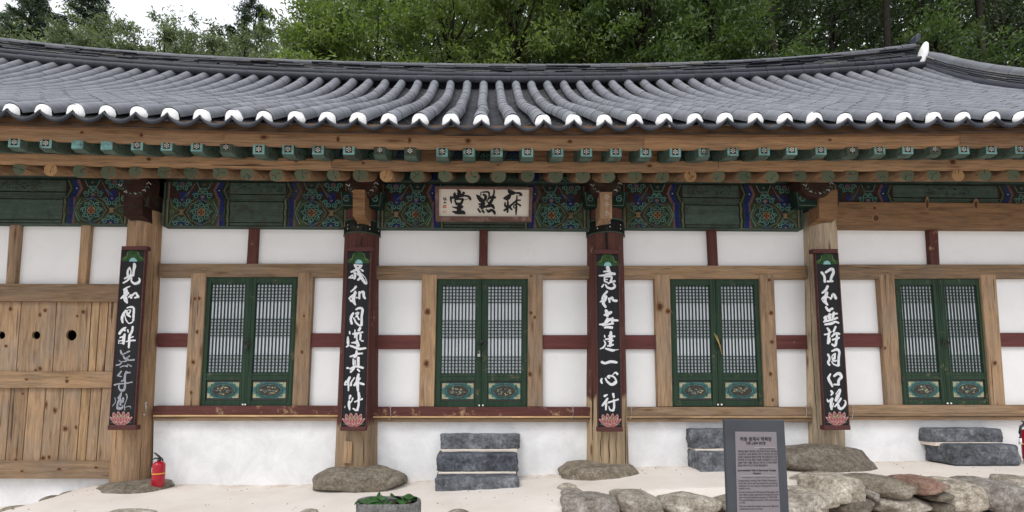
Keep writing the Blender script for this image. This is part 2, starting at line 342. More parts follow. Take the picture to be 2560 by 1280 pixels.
# ---- posts, rails, lintels
def post(pts, mat='wz', Y=5.94, d=.10, **k): return fq('wall_post', pts, Y, d, M[mat], hall, **k)
post(trap(25, 48, 36, 14, 556, 711)); post(trap(203, 226, 213, 192, 556, 711))
post(trap(622, 645, 640, 616, 562, 661), 'maroon'); post(trap(1199, 1220, 1219, 1197, 566, 666), 'maroon'); post(trap(1770, 1791, 1796, 1775, 567, 666), 'maroon'); post(trap(2322, 2345, 2350, 2328, 565, 664), 'maroon')
def rail(name, pts, mat, Y=5.93, d=.12, **k): return fq(name, pts, Y, d, M[mat], hall, **k)
rail('lintel', trap(398, 880, 878, 396, 659, 692), 'wx'); rail('lintel', trap(935, 1480, 1480, 933, 664, 697), 'wx'); rail('lintel', trap(1548, 2016, 2018, 1550, 664, 697), 'wx')
rail('lintel', [(2083, 661), (2640, 661), (2644, 695), (2085, 697)], 'wx', label='lintel with dark stained cracks and old maroon paint')
for i, (a, b_, y, mt) in enumerate([(382, 860, 1015, 'sillm'), (926, 1480, 1018, 'sillm'), (1556, 2030, 1018, 'wx'), (2098, 2680, 1013, 'wx')]):
    rail('sill_beam', [(a, y), (b_, y), (b_, y + 22), (a, y + 22)], mt, 5.89, .16)
    rail('sill_batten', [(a, y + 22.6), (b_, y + 22.6), (b_, y + 27), (a, y + 27)], 'lightx' if i < 3 else 'wx', 5.875, .12)
    rail('lower_sill', [(a, y + 27.5), (b_, y + 27.5), (b_, y + 37), (a, y + 37)], 'wx', 5.90, .14)
DP = [(478, 515, 497, 459), (745, 783, 768, 730), (1055, 1092, 1085, 1047), (1320, 1357, 1357, 1319), (1637, 1675, 1682, 1645), (1898, 1935, 1948, 1912), (2198, 2236, 2258, 2221), (2452, 2490, 2515, 2480)]
for i, (a, b_, c_, d) in enumerate(DP):
    y0 = 682 if i < 2 else 686; fq('door_post', trap(a, b_, c_, d, y0, 1015 if i < 2 else 1017), 5.925, .12, M['wz'], hall, .006)
# ---- left plank wall with round holes
rail('upper_rail', [(-300, 708), (303, 710), (298, 754), (-300, 752)], 'wx', 5.90, .14)
rail('middle_rail', [(-300, 928), (300, 929), (300, 970), (-300, 969)], 'wx', 5.91, .12)
rail('bottom_rail', [(-300, 1153), (300, 1154), (300, 1197), (-300, 1196)], 'wx', 5.88, .16)
def plank(pts, hole=None, mat='plank', Y=5.95, **k):
    if not hole: return fq('wall_plank', pts, Y, .03, M[mat], hall, .004, **k)
    o = quad(pts, Y); hx, hy, hr = hole; h = [P(hx + hr * math.cos(t * math.pi / 10), hy + hr * math.sin(t * math.pi / 10), Y) for t in range(20)]
    m = MB(); loops = [o, h]; flat = o + h; dv = Vector((0, .03, 0))
    tr = tessellate_polygon([[Vector((p.x, p.z, 0)) for p in lp] for lp in loops]); n = len(flat)
    fs = []
    for t in tr:
        t = list(t); a, b_, c_ = (flat[i] for i in t)
        if (b_.x - a.x) * (c_.z - a.z) - (c_.x - a.x) * (b_.z - a.z) < 0: t = t[::-1]
        fs.append(t); fs.append([i + n for i in t[::-1]])
    for lo, hi, rev in ((0, 4, False), (4, n, True)):
        for i in range(lo, hi):
            j = i + 1 if i + 1 < hi else lo; fs.append([i, j, j + n, i + n])
    m.add(flat + [p + dv for p in flat], fs); return m.build('wall_plank', M[mat], hall, **k)
T1 = [-280, -190, -110, -32, 54, 142, 229, 250, 272]; B1 = [-300, -208, -128, -48, 40, 131, 219, 238, 260]
H1 = {3: (3, 838, 10), 4: (90, 838, 10.5), 5: (178, 838, 13.5)}
for i in range(8):
    g = 1.0; plank(trap(T1[i] + g, T1[i + 1] - g, B1[i + 1] - g, B1[i] + g, 753, 929), H1.get(i), 'light' if i == 6 else 'plank', **({'label': 'narrow pale new plank'} if i == 6 else {}))
fq('wall_post', trap(273, 306, 296, 261, 752, 929), 5.93, .07, M['wz'], hall)
T2 = [-240, -190, -145, -100, -58, -16, 28, 71, 115, 159, 204, 227, 255]; B2 = [-262, -210, -164, -118, -75, -32, 12, 55, 100, 144, 190, 213, 240]
for i in range(12): plank(trap(T2[i] + .8, T2[i + 1] - .8, B2[i + 1] - .8, B2[i] + .8, 969, 1155), None, 'light' if i == 10 else 'plank', **({'label': 'narrow pale new plank'} if i == 10 else {}))
fq('wall_post', trap(256, 300, 290, 241, 969, 1155), 5.93, .07, M['wz'], hall)
# ---- body of the hall behind the facade (side and back walls, dark sheet added as the room's shade)
for nm, bx in (('back_wall', (-10.4, 8.6, 11.4, 11.6, -.2, 4.2)), ('side_wall', (8.4, 8.6, 6.1, 11.4, -.2, 4.4)), ('side_wall', (-10.4, -10.2, 6.1, 11.4, -.2, 4.4)), ('interior_shade_sheet', (-10.2, 8.4, 6.75, 6.8, -.1, 4.3))):
    m = MB(); m.box(*bx); m.build(nm, M['dark'] if nm == 'interior_shade_sheet' else M['plaster'], hall)
for x0, x1 in ((-10.2, -7.45), (7.2, 8.4)):
    m = MB(); m.box(x0, x1, 6.0, 6.09, -.4 if x0 < 0 else .2, 3.4); m.build('plaster_panel', M['plaster'], hall)
# ---- columns
def column_mat(name, zt, base, soft):
    b = NB(name); v = b.coords((24, 24, 1.3)); g = b.noise(v, 1, 6, .65, .6)
    col = b.ramp(g, [(.25, sc3(base, .5)), (.5, base), (.72, sc3(base, 1.25))])
    cr = b.noise(b.coords((8, 8, .3)), 1.4, 3, .5, .2); col = b.mix(b.ramp(cr, [(.36, .9), (.375, 0.0)]), col, (.02, .012, .008))
    vo = b.n('ShaderNodeTexVoronoi'); vo.inputs['Scale'].default_value = 1.2; b.l(b.coords((3.5, 3.5, 1.0)), vo.inputs['Vector'])
    col = b.mix(b.ramp(vo.outputs['Distance'], [(.05, .8), (.12, 0.0)]), col, (.10, .05, .025))
    if zt is not None:
        ge = b.n('ShaderNodeNewGeometry'); sx = b.n('ShaderNodeSeparateXYZ'); b.l(ge.outputs['Position'], sx.inputs[0])
        nn = b.noise(b.coords((3, 3, .8)), 1.6, 6, .75); ad = b.n('ShaderNodeMath', operation='MULTIPLY_ADD'); ad.inputs[1].default_value = soft; b.l(nn, ad.inputs[0]); b.l(sx.outputs[2], ad.inputs[2])
        mr = b.n('ShaderNodeMapRange'); mr.inputs['From Min'].default_value = zt + soft * .5 - .03; mr.inputs['From Max'].default_value = zt + soft * .5 + .03; b.l(ad.outputs[0], mr.inputs['Value'])
        fl = b.ramp(b.noise(b.coords((6, 6, 1.5)), 2.2, 6, .8), [(.33, .15), (.40, .95)])
        f = b.mix(1.0, mr.outputs[0], fl, 'MULTIPLY')
        col = b.mix(f, col, b.ramp(g, [(.3, (.05, .015, .013)), (.7, (.095, .028, .025))]))
    b.bump(g, .4, .008); return b.done(col, .75, .25)
def column(cxt, wt, cxb, wb, yt, yb, mat, name='column', **k):
    a = P(cxt, yt, 6.0); c_ = P(cxb, yb, 5.95); st = math.sqrt(1 + ((cxt - CX) / F) ** 2); rt = wt / 2 / F * 6.1 / st; rb = wb / 2 / F * 6.05 / st
    m = MB(); n = 28; L = 14; seed = random.random() * 50
    vs = []
    for i in range(L + 1):
        t = i / L; p = a.lerp(c_, t); p.z = a.z + (c_.z - .08 - a.z) * t; r = rt + (rb - rt) * (t ** 1.3)
        for q in range(n):
            an = 2 * math.pi * q / n; rr = r * (1 + .025 * noise.noise(Vector((math.cos(an) * 1.5 + seed, math.sin(an) * 1.5, t * 5))))
            vs.append((p.x + rr * math.cos(an), 6.0 + rr * math.sin(an), p.z))
    fs = [[i * n + q, (i + 1) * n + q, (i + 1) * n + (q + 1) % n, i * n + (q + 1) % n] for i in range(L) for q in range(n)]
    m.add(vs, fs, 0, True); m.add([vs[q] for q in range(n)], [list(range(n))]);
    return m.build(name, mat, hall, **k)
column(371, 93, 322, 108, 505, 1206, M['colb'], label='bare brown column beside the plank wall')
column(908, 86, 889, 106, 500, 1172, column_mat('painted_column_worn', .78, (.27, .19, .12), .35), label='maroon column with bare grey foot')
column(1511, 91, 1520, 106, 500, 1168, column_mat('painted_column_half', 1.10, (.38, .28, .175), .35), label='maroon column with pale bare lower half')
column(2044, 93, 2067, 103, 505, 1122, M['colp'], label='pale bare cracked column')
column(2665, 90, 2690, 104, 505, 1140, M['colp'])
m = MB(); m.prism(quad([(1512, 566), (1519, 566), (1520, 628), (1517, 640), (1513, 600)], 5.765), .01, 0, .001); m.build('column_crack', M['dark'], hall)
fq('column_patch', [(861, 1102), (880, 1104), (879, 1160), (858, 1158)], 5.71, .012, M['wz'], hall)
def oncol(px, py, cx, r):
    Y = 5.76
    for _ in range(6):
        x = P(px, py, Y).x; Y = 6 - math.sqrt(max(.0004, r * r - (x - cx) ** 2)) - .003
    return P(px, py, Y)
def crack(pts, cxp, wpx, yref, w=1.6, parent=None):
    st = math.sqrt(1 + ((cxp - CX) / F) ** 2); cx_ = P(cxp, yref, 6.0).x; r = wpx / 2 / F * 6.08 / st * 1.03; L_ = []
    for i in range(len(pts) - 1):
        for t in np.linspace(0, 1, 8)[:-1]: L_.append((pts[i][0] * (1 - t) + pts[i + 1][0] * t + .8 * math.sin(t * 9 + pts[i][1]), pts[i][1] * (1 - t) + pts[i + 1][1] * t))
    L_.append(pts[-1]); n = len(L_); m = MB()
    vs = [oncol(x - w * math.sin(math.pi * (i + .3) / (n + .3)) * .5, y, cx_, r) for i, (x, y) in enumerate(L_)] + [oncol(x + w * math.sin(math.pi * (i + .3) / (n + .3)) * .5, y, cx_, r) for i, (x, y) in enumerate(L_)]
    m.add(vs, [[i, i + 1, n + i + 1, n + i] for i in range(n - 1)]); m.build('column_crack', M['dark'], hall)
crack([(2022, 560), (2027, 800), (2038, 1000), (2048, 1108)], 2056, 97, 840); crack([(2052, 600), (2054, 500)], 2048, 88, 560, 2); crack([(2068, 590), (2066, 505)], 2048, 88, 560); crack([(2085, 1078), (2088, 1112)], 2066, 99, 1090, 1.4); crack([(2062, 1078), (2066, 1114)], 2066, 99, 1090, 1.4)
crack([(1505, 1080), (1500, 1120), (1504, 1160)], 1519, 105, 1120, 1.6); crack([(1523, 1082), (1522, 1162)], 1519, 105, 1120, 2.4); crack([(1541, 1082), (1540, 1160)], 1519, 105, 1120, 1.5); crack([(1480, 930), (1482, 1155)], 1519, 104, 1040, 1.5); crack([(1563, 1000), (1565, 1155)], 1519, 104, 1060, 1.5)
crack([(358, 500), (360, 560), (362, 620)], 362, 92, 560, 2); crack([(385, 640), (380, 760), (372, 900)], 352, 98, 760, 1.5); crack([(334, 1082), (322, 1150), (318, 1200)], 322, 107, 1140, 1.6); crack([(355, 1082), (348, 1195)], 322, 107, 1140, 1.3); crack([(905, 590), (902, 615)], 907, 88, 600, 2.2)
crack([(868, 1085), (864, 1165)], 890, 105, 1130, 1.6); crack([(908, 1085), (910, 1160)], 890, 105, 1130, 1.4)
M['knot'] = m_plain('wood_knot', (.075, .035, .018), .8, .2, .5, 60); M['knoth'] = m_plain('wood_knot_halo', (.22, .12, .062), .8, .2, .4, 60)
def knot(px, py, Y, a=4, b_=4):
    m = MB(); r_ = random.Random(int(px * 7 + py)); ph = r_.uniform(0, 6)
    for s_, mi, dy in ((1.35, 1, .0006), (.8, 0, .0012)):
        m.add([P(px + a * s_ * math.cos(t) * (1 + .15 * math.sin(3 * t + ph)), py + b_ * s_ * math.sin(t), Y) - Vector((0, dy, 0)) for t in np.linspace(0, 2 * math.pi, 13)[:-1]][::-1], [list(range(12))], mi)
    m.build('knot', [M['knot'], M['knoth']], hall)
for x, y, a, b_ in ((487, 747, 3.5, 4), (498, 746, 3.5, 4), (493, 830, 3.5, 5), (483, 905, 4.5, 5), (478, 982, 3, 5), (1069, 779, 6, 7), (1066, 909, 6, 8), (1327, 782, 4, 5), (1337, 793, 3.5, 4), (1325, 935, 5, 6), (1328, 690, 2.5, 3), (1649, 767, 8, 10), (1670, 778, 6, 6), (1923, 700, 4, 4), (1928, 782, 5, 5), (1930, 855, 5, 5), (1926, 935, 4, 5), (1932, 1000, 3, 4), (2213, 870, 2.5, 4), (2487, 908, 4.5, 5), (760, 790, 3, 3), (755, 880, 3, 5)): knot(x, y, 5.9235, a, b_)
for x, y, a, b_ in ((26, 772, 4, 5), (113, 776, 4, 4), (100, 787, 3, 5), (208, 780, 4.5, 4.5), (193, 790, 3, 3), (100, 921, 4, 5), (89, 925, 3, 3), (15, 865, 4, 3), (57, 984, 3, 4), (115, 1012, 3, 9), (137, 1026, 5, 7), (163, 1072, 6, 6), (40, 1150, 4, 4), (108, 1145, 5, 5), (123, 1143, 3.5, 5), (190, 1068, 3, 5)): knot(x, y, 5.9485, a, b_)
for x, y, a, b_ in ((66, 948, 4, 3), (167, 953, 4, 4), (167, 944, 3, 2)): knot(x, y, 5.9085, a, b_)
for x, y, a, b_ in ((148, 1173, 6, 4), (55, 1178, 4, 3), (240, 1169, 5, 3)): knot(x, y, 5.8785, a, b_)
for x, y, a, b_ in ((1170, 352, 7, 6), (1024, 350, 4, 7), (660, 343, 9, 5), (845, 349, 4, 7), (1425, 354, 6, 4), (2075, 350, 4, 3), (353, 337, 4, 6), (205, 331, 5, 3)): knot(x, y, 4.7585, a, b_)
for x, y, a, b_ in ((740, 401, 6, 4), (1624, 415, 6, 4), (372, 398, 6, 4), (2382, 405, 8, 7), (908, 408, 4, 3), (1245, 412, 3, 2)): knot(x, y, 5.1285, a, b_)
for x, y, a, b_ in ((2186, 520, 5, 5), (2190, 545, 8, 9), (2318, 510, 4, 14), (2440, 512, 5, 12)): knot(x, y, 5.8385, a, b_)
# painted band round the two painted columns
for cx, w in ((907, 86), (1512, 92)):
    a = P(cx, 563, 6.0); b_ = P(cx, 591, 6.0); r = w / 2 / F * 6.1 + .006
    m = MB(); h = a.z - b_.z
    m.lathe((a.x, 6.0, b_.z), [(r, 0), (r + .004, .01), (r + .004, h - .01), (r, h)], 32, 0)
    m.lathe((a.x, 6.0, b_.z), [(r + .002, h), (r + .008, h + .002), (r + .008, h + .018), (r + .002, h + .02)], 32, 1)
    m.lathe((a.x, 6.0, b_.z - .02), [(r + .002, 0), (r + .008, .002), (r + .008, .014), (r + .002, .016)], 32, 1)
    for i in range(15):
        an = math.pi * (1 + (i + .5) / 15); px_, py_ = a.x + (r + .006) * math.cos(an), 6 + (r + .006) * math.sin(an)
        for dz in (.3, .62):
            t = Vector((-math.sin(an), math.cos(an), 0)) * .007; zz = b_.z + h * dz + .006 * math.sin(i * 3)
            if i % 3 == 1: m.add([Vector((px_, py_, zz)) - t * 1.3, Vector((px_, py_, zz - .012)), Vector((px_, py_, zz)) + t * 1.3, Vector((px_, py_, zz + .012))], [(0, 1, 2, 3)], 2)
            elif dz == .3: m.add([Vector((px_, py_, zz - .02)) - t * .5, Vector((px_, py_, zz - .02)) + t * .5, Vector((px_, py_, zz + .06)) + t * .5, Vector((px_, py_, zz + .06)) - t * .5], [(0, 1, 2, 3)], 3)
    m.build('painted_band', [M['d_bk'], M['d_gn'], M['d_wh'], M['d_br']], hall)

# ---------------------------------------------------------------- doors
def lerp2(q, u, v):   # q: tl,tr,br,bl
    return (q[0] * (1 - u) + q[1] * u) * (1 - v) + (q[3] * (1 - u) + q[2] * u) * v
def door_leaf(q, kind, side):
    pts = [P(a, b_, 5.955) for a, b_ in q]
    def sub(u0, u1, v0, v1, dy=0): return [lerp2(pts, u, v) + Vector((0, dy, 0)) for u, v in ((u0, v0), (u1, v0), (u1, v1), (u0, v1))]
    m = MB(); iu = .125; hi, lo = .05, .745
    for s_ in ((0, iu, 0, 1), (1 - iu, 1, 0, 1)): m.prism(sub(*s_), .05, 0, .005)
    for s_ in ((iu, 1 - iu, 0, hi), (iu, 1 - iu, lo, .80), (iu, 1 - iu, .955, 1)): m.prism(sub(*s_, dy=.002), .046, 0, .005)
    # moulding lines
    for s_ in ((.03, .045, .01, .99), (.955, .97, .01, .99), (iu - .025, iu, hi, .955), (1 - iu, 1 - iu + .025, hi, .955)): m.prism(sub(*s_, dy=-.005), .01, 0, .002)
    for s_ in ((iu, 1 - iu, lo + .008, lo + .02), (iu, 1 - iu, .785, .80)): m.prism(sub(*s_, dy=-.004), .01, 0, .002)
    leaf = m.build('door_leaf', M['green'], hall)
    m = MB(); m.prism(sub(iu, 1 - iu, hi, lo, .030), .004, 0, .0005); m.build('door_paper', M['paper'], leaf)
    m = MB(); N = 11; W_ = 1 - 2 * iu
    for i in range(N):
        u = iu + W_ * i / (N - 1) if 0 < i < N - 1 else (iu if i == 0 else 1 - iu); w = .0145
        m.prism(sub(max(iu, u - w), min(1 - iu, u + w), hi, lo, .016), .011, 0, .002)
    for g0 in (.055, .328, .610):
        for i in range(6):
            v = g0 + i * .0255; m.prism(sub(iu, 1 - iu, v, v + .006, .010), .012, 0, .0015)
    m.build('lattice', M['lattice'], leaf)
    m = MB(); m.prism(sub(iu, 1 - iu, .80, .955, .014), .02, 3, .003); m.prism(sub(iu + .03, 1 - iu - .03, .815, .94, .008), .01, 0, .003)
    cu, cv, ru, rv = .5, .878, .27, .05
    def oval(ru, rv, dy, mi, n=28, wob=0):
        ps = [lerp2(pts, cu + ru * math.cos(2 * math.pi * k / n) * (1 + wob * math.cos(8 * math.pi * k / n)), cv - rv * math.sin(2 * math.pi * k / n)) + Vector((0, dy, 0)) for k in range(n)]
        m.prism(ps, .004, mi, .001)
    oval(ru + .012, rv + .005, .005, 3, wob=.03); oval(ru - .006, rv - .001, .003, 0, wob=.03); oval(ru - .035, rv - .008, .001, 2)
    for a_, b_ in ((iu + .035, .818), (1 - iu - .035, .818), (iu + .035, .937), (1 - iu - .035, .937)):
        sx, sy = (1 if a_ < .5 else -1), (1 if b_ < .87 else -1)
        ps = [lerp2(pts, a_ + sx * du, b_ + sy * dv) + Vector((0, .005, 0)) for du, dv in ((0, 0), (.15, 0), (.12, .011), (.07, .012), (.06, .028), (.02, .035), (0, .042))]
        m.prism(ps, .004, 1, .001)
    rs = random.Random(kind * 7 + side)
    for i in range(22):
        a_, r_ = rs.random() * 6.28, math.sqrt(rs.random()) * .8; uu, vv = cu + r_ * (ru - .05) * math.cos(a_), cv + r_ * (rv - .012) * math.sin(a_); w = rs.uniform(.012, .03); h = rs.uniform(.003, .008)
        ps = [lerp2(pts, uu + w * math.cos(t), vv + h * math.sin(t)) + Vector((0, -.003, 0)) for t in (0, 1.05, 2.1, 3.14, 4.2, 5.2)]
        m.prism(ps, .005, 4 if i % 3 else 1, .001)
    m.build('carved_panel', [M['teal'], M['cream'], M['medal'], M['iron'], M['medal2']], leaf)
    for v in (.115, .80):
        u = 0 if side == 0 else 1; p = lerp2(pts, u, v) + Vector((0, -.012, 0)); m = MB()
        m.tube([p + Vector((0, 0, -.045)), p + Vector((0, 0, -.02)), p + Vector((0, 0, .02)), p + Vector((0, 0, .045))], [.005, .012, .012, .005], 8); m.build('hinge', M['iron'], leaf)
    p = lerp2(pts, .965 if side == 0 else .035, .985) + Vector((0, -.012, 0)); m = MB()
    m.tube([p, p + Vector((0, -.014, 0))], [.009, .011], 8); m.build('knob', M['white'], leaf)
    return leaf, pts
DOORS = [((515, 628), (497, 613), (627, 745), (611, 731), 692, 1016), ((1092, 1204), (1086, 1202), (1205, 1320), (1203, 1319), 697, 1018), ((1675, 1787), (1682, 1797), (1788, 1898), (1798, 1912), 697, 1016), ((2236, 2344), (2258, 2369), (2345, 2452), (2370, 2481), 697, 1013)]
for i, (t1, b1, t2, b2, y0, y1) in enumerate(DOORS):
    l1, _ = door_leaf([(t1[0], y0), (t1[1], y0), (b1[1], y1), (b1[0], y1)], i, 0)
    l2, pp = door_leaf([(t2[0], y0), (t2[1], y0), (b2[1], y1), (b2[0], y1)], i, 1)
    p = lerp2(pp, 0.0, .52) + Vector((0, -.02, 0)); m = MB()
    m.tube([p + Vector((0, .01, .04)), p + Vector((0, -.005, .04))], .02, 10)
    ring = [p + Vector((.04 * math.cos(t), -.012, .01 + .04 * math.sin(t))) for t in np.linspace(0, 2 * math.pi, 17)]
    m.tube(ring, .007, 6, caps=False)
    if i in (0,): m.box(p.x - .02, p.x + .025, p.y - .03, p.y - .01, p.z - .07, p.z - .02)
    m.build('ring_handle', M['iron'], l2)
    if i == 1:
        m = MB(); m.box(p.x - .05, p.x - .018, p.y - .03, p.y - .012, p.z - .15, p.z - .115); m.tube([p + Vector((-.045, -.02, -.115)), p + Vector((-.045, -.02, -.08)), p + Vector((-.023, -.02, -.08)), p + Vector((-.023, -.02, -.115))], .004, 6); m.build('padlock', M['steel'], l2)
    if i == 2:
        m = MB(); m.tube([p + Vector((-.06, -.03, .14)), p + Vector((0, -.035, 0)), p + Vector((.03, -.03, -.13))], [.004, .007, .004], 6); m.tube([p + Vector((-.03, -.03, .12)), p + Vector((.02, -.035, -.05))], [.003, .004], 5); m.build('latch_twig', M['twig'], l2)

# ---------------------------------------------------------------- painted beams (decorative patterns as thin raised paint shapes)
class Paint:
    def __init__(s, Y): s.m = MB(); s.Y = Y; s.lay = 0
    def poly(s, pts, k):   # pts: (x,z)
        s.lay += 1
        y = s.Y - .001 - .00003 * s.lay
        vs = [Vector((x, y, z)) for x, z in pts]
        ar = sum(pts[i][0] * pts[(i + 1) % len(pts)][1] - pts[(i + 1) % len(pts)][0] * pts[i][1] for i in range(len(pts)))
        s.m.add(vs if ar > 0 else vs[::-1], [list(range(len(vs)))], DK.index(k))
    def disc(s, x, z, r, k, a0=0, a1=2 * math.pi, n=18, sq=1): s.poly([(x + r * math.cos(a0 + (a1 - a0) * i / n), z + sq * r * math.sin(a0 + (a1 - a0) * i / n)) for i in range(n + (0 if a1 - a0 > 6.2 else 1))], k)
    def line(s, pts, w, k):
        s.lay += 1; y = s.Y - .001 - .00003 * s.lay; vs = []
        for i, p in enumerate(pts):
            a, b_ = pts[max(i - 1, 0)], pts[min(i + 1, len(pts) - 1)]; d = Vector((b_[0] - a[0], b_[1] - a[1])); d = d.normalized() if d.length > 0 else Vector((1, 0)); n_ = Vector((-d.y, d.x)) * w / 2
            vs += [Vector((p[0] + n_.x, y, p[1] + n_.y)), Vector((p[0] - n_.x, y, p[1] - n_.y))]
        s.m.add(vs, [[2 * i, 2 * i + 1, 2 * i + 3, 2 * i + 2] for i in range(len(pts) - 1)], DK.index(k))
    def curl(s, x, z, r, a, k='tl', sgn=1):
        s.disc(x, z, r, 'dk', n=10); pts = [(x + r * (1 - .72 * t) * math.cos(a + sgn * t * 8.5), z + r * (1 - .72 * t) * math.sin(a + sgn * t * 8.5)) for t in np.linspace(0, 1, 18)]
        s.line(pts, r * .26, k)
    def rosette(s, x, z, R, z0, z1, centre='cr', full=True):
        cl = lambda q: max(z0, min(z1, q))
        s.poly([(x + R * 1.06 * math.cos(t), cl(z + R * 1.06 * math.sin(t))) for t in np.linspace(0, 2 * math.pi, 25)[:-1]], 'dk')
        for i in range(8):
            a = math.pi / 8 * (2 * i + (0 if full else 1)); cx_, cz = x + R * .73 * math.cos(a), z + R * .73 * math.sin(a)
            if z0 + R * .22 < cz < z1 - R * .22: s.curl(cx_, cz, R * .30, a, 'tl', 1 if math.cos(a) > 0 else -1)
        if full:
            s.disc(x, z, R * .42, centre, n=12)
            for i in range(4):
                a = math.pi / 2 * i; s.disc(x + R * .2 * math.cos(a), z + R * .2 * math.sin(a), R * .13, 'rd', n=8)
            s.disc(x, z, R * .08, 'ol', n=6)
        else:
            s.poly([(x + R * .42 * math.cos(t), cl(z + R * .42 * math.sin(t))) for t in np.linspace(0, 2 * math.pi, 17)[:-1]], 'bl')
            zc = cl(z + (R * .1 if z <= z0 else -R * .1)); s.disc(x, zc, R * .13, centre, n=8)
def motif_low(pt, X, d, z0, z1):  # lower beam, d=+1 motif runs to +x
    h = z1 - z0; zc = (z0 + z1) / 2
    q = lambda u: X + d * u
    pt.poly([(q(0), z0), (q(.80), z0), (q(.80), z1), (q(0), z1)], 'ol')
    for u, k in ((.012, 'bk'), (.028, 'gn'), (.042, 'cr'), (.055, 'bk')): pt.line([(q(u), z0), (q(u), z1)], .011, k)
    pt.disc(q(.095), zc, .022, 'lg', n=10); pt.disc(q(.095), zc, .013, 'dk', n=8)
    # brown hexagon frame
    pt.poly([(q(.26), z0), (q(.40), z0), (q(.30), zc - .03), (q(.30), zc + .03), (q(.40), z1), (q(.26), z1), (q(.16), zc)], 'br')
    for zz in (z0, z1): pt.rosette(q(.215), zz, .115, z0 + .002, z1 - .002, 'cr', False)
    pt.line([(q(.06), z0), (q(.10), z0 + h * .28), (q(.19), zc - .015)], .010, 'lg'); pt.line([(q(.06), z1), (q(.10), z1 - h * .28), (q(.19), zc + .015)], .010, 'lg')
    pt.poly([(q(.19), zc - .035), (q(.235), zc - .035), (q(.235), zc + .035), (q(.19), zc + .035)], 'cr')
    for s_ in (-1, 1):
        pt.line([(q(.235), zc + s_ * .015), (q(.31), zc + s_ * h * .36), (q(.37), zc + s_ * h * .49)], .010, 'lg')
        pt.line([(q(.255), zc + s_ * .012), (q(.33), zc + s_ * h * .33), (q(.40), zc + s_ * h * .485)], .012, 'br')
    pt.poly([(q(.42), z0), (q(.50), z0), (q(.50), z1), (q(.42), z1)], 'bl')
    for s_ in (-1, 1): pt.line([(q(.275), zc), (q(.33), zc + s_ * h * .3), (q(.46), zc + s_ * h * .47), (q(.59), zc + s_ * h * .3), (q(.645), zc)], .011, 'lg')
    pt.rosette(q(.46), zc, .128, z0 + .002, z1 - .002)
    for s_ in (-1, 1): pt.line([(q(.60), zc + s_ * h * .42), (q(.64), zc + s_ * h * .2), (q(.665), zc)], .010, 'tl')
    pt.poly([(q(.655), z0), (q(.69), z0), (q(.68), zc), (q(.69), z1), (q(.655), z1), (q(.67), zc)], 'pk')
    pt.poly([(q(.69), z0), (q(.745), z0), (q(.735), zc), (q(.745), z1), (q(.69), z1), (q(.68), zc)], 'bl')
    n = 9
    for off, k, w in ((.762, 'dk', .022), (.782, 'lg', .010), (.794, 'cr', .009), (.808, 'bk', .014)): pt.line([(q(off + .005 * math.sin(i * 1.9)), z0 + h * i / (n - 1)) for i in range(n)], w, k)
def motif_mid(pt, X, d, z0, z1):
    h = z1 - z0; zc = (z0 + z1) / 2; q = lambda u: X + d * u
    pt.poly([(q(0), z0), (q(.80), z0), (q(.80), z1), (q(0), z1)], 'br')
    for u, k in ((.012, 'bk'), (.028, 'gn'), (.042, 'cr')): pt.line([(q(u), z0), (q(u), z1)], .011, k)
    pt.poly([(q(.17), z0), (q(.27), z0), (q(.27), z0 + h * .4), (q(.17), z0 + h * .4)], 'bl')
    pt.rosette(q(.20), z1, .12, z0, z1 - .002, 'rd', False); pt.disc(q(.20), z1 - .03, .035, 'pk', n=8)
    pt.poly([(q(.33), z0), (q(.37), z0), (q(.34), zc), (q(.31), zc)], 'bl')
    for s_ in (-1, 1): pt.line([(q(.24 + .02 * s_), z0 + h * .1), (q(.31), zc), (q(.36), z1 - h * .1)], .009, 'lg')
    pt.rosette(q(.46), z0, .13, z0 + .002, z1, 'cr', False); pt.disc(q(.46), z0 + .02, .03, 'cr', 0, math.pi, n=8)
    pt.poly([(q(.38), z1), (q(.42), z1 - h * .35), (q(.53), z1 - h * .35), (q(.57), z1)], 'dk'); pt.line([(q(.38), z1), (q(.42), z1 - h * .38), (q(.53), z1 - h * .38), (q(.57), z1)], .009, 'tl'); pt.disc(q(.475), z1 - h * .15, .02, 'pk', n=6)
    zig = lambda o: [(q(o + .03), z0), (q(o - .02), zc), (q(o + .03), z1)]
    a = zig(.625); pt.line(a, .035, 'pk'); pt.line(zig(.675), .055, 'bl'); pt.line(zig(.715), .03, 'dk'); pt.disc(q(.665), zc, .008, 'wh', n=6)
    for off, k, w in ((.745, 'lg', .011), (.758, 'ol', .011), (.775, 'bk', .014)): pt.line(zig(off), w, k)
BAYS = [(None, 318, 557, 562), (411, 868, 562, 566), (950, 1467, 568, 569), (1557, 2003, 569, 569), (2090, None, 568, 568)]
XL, XR = -9.9, 8.5
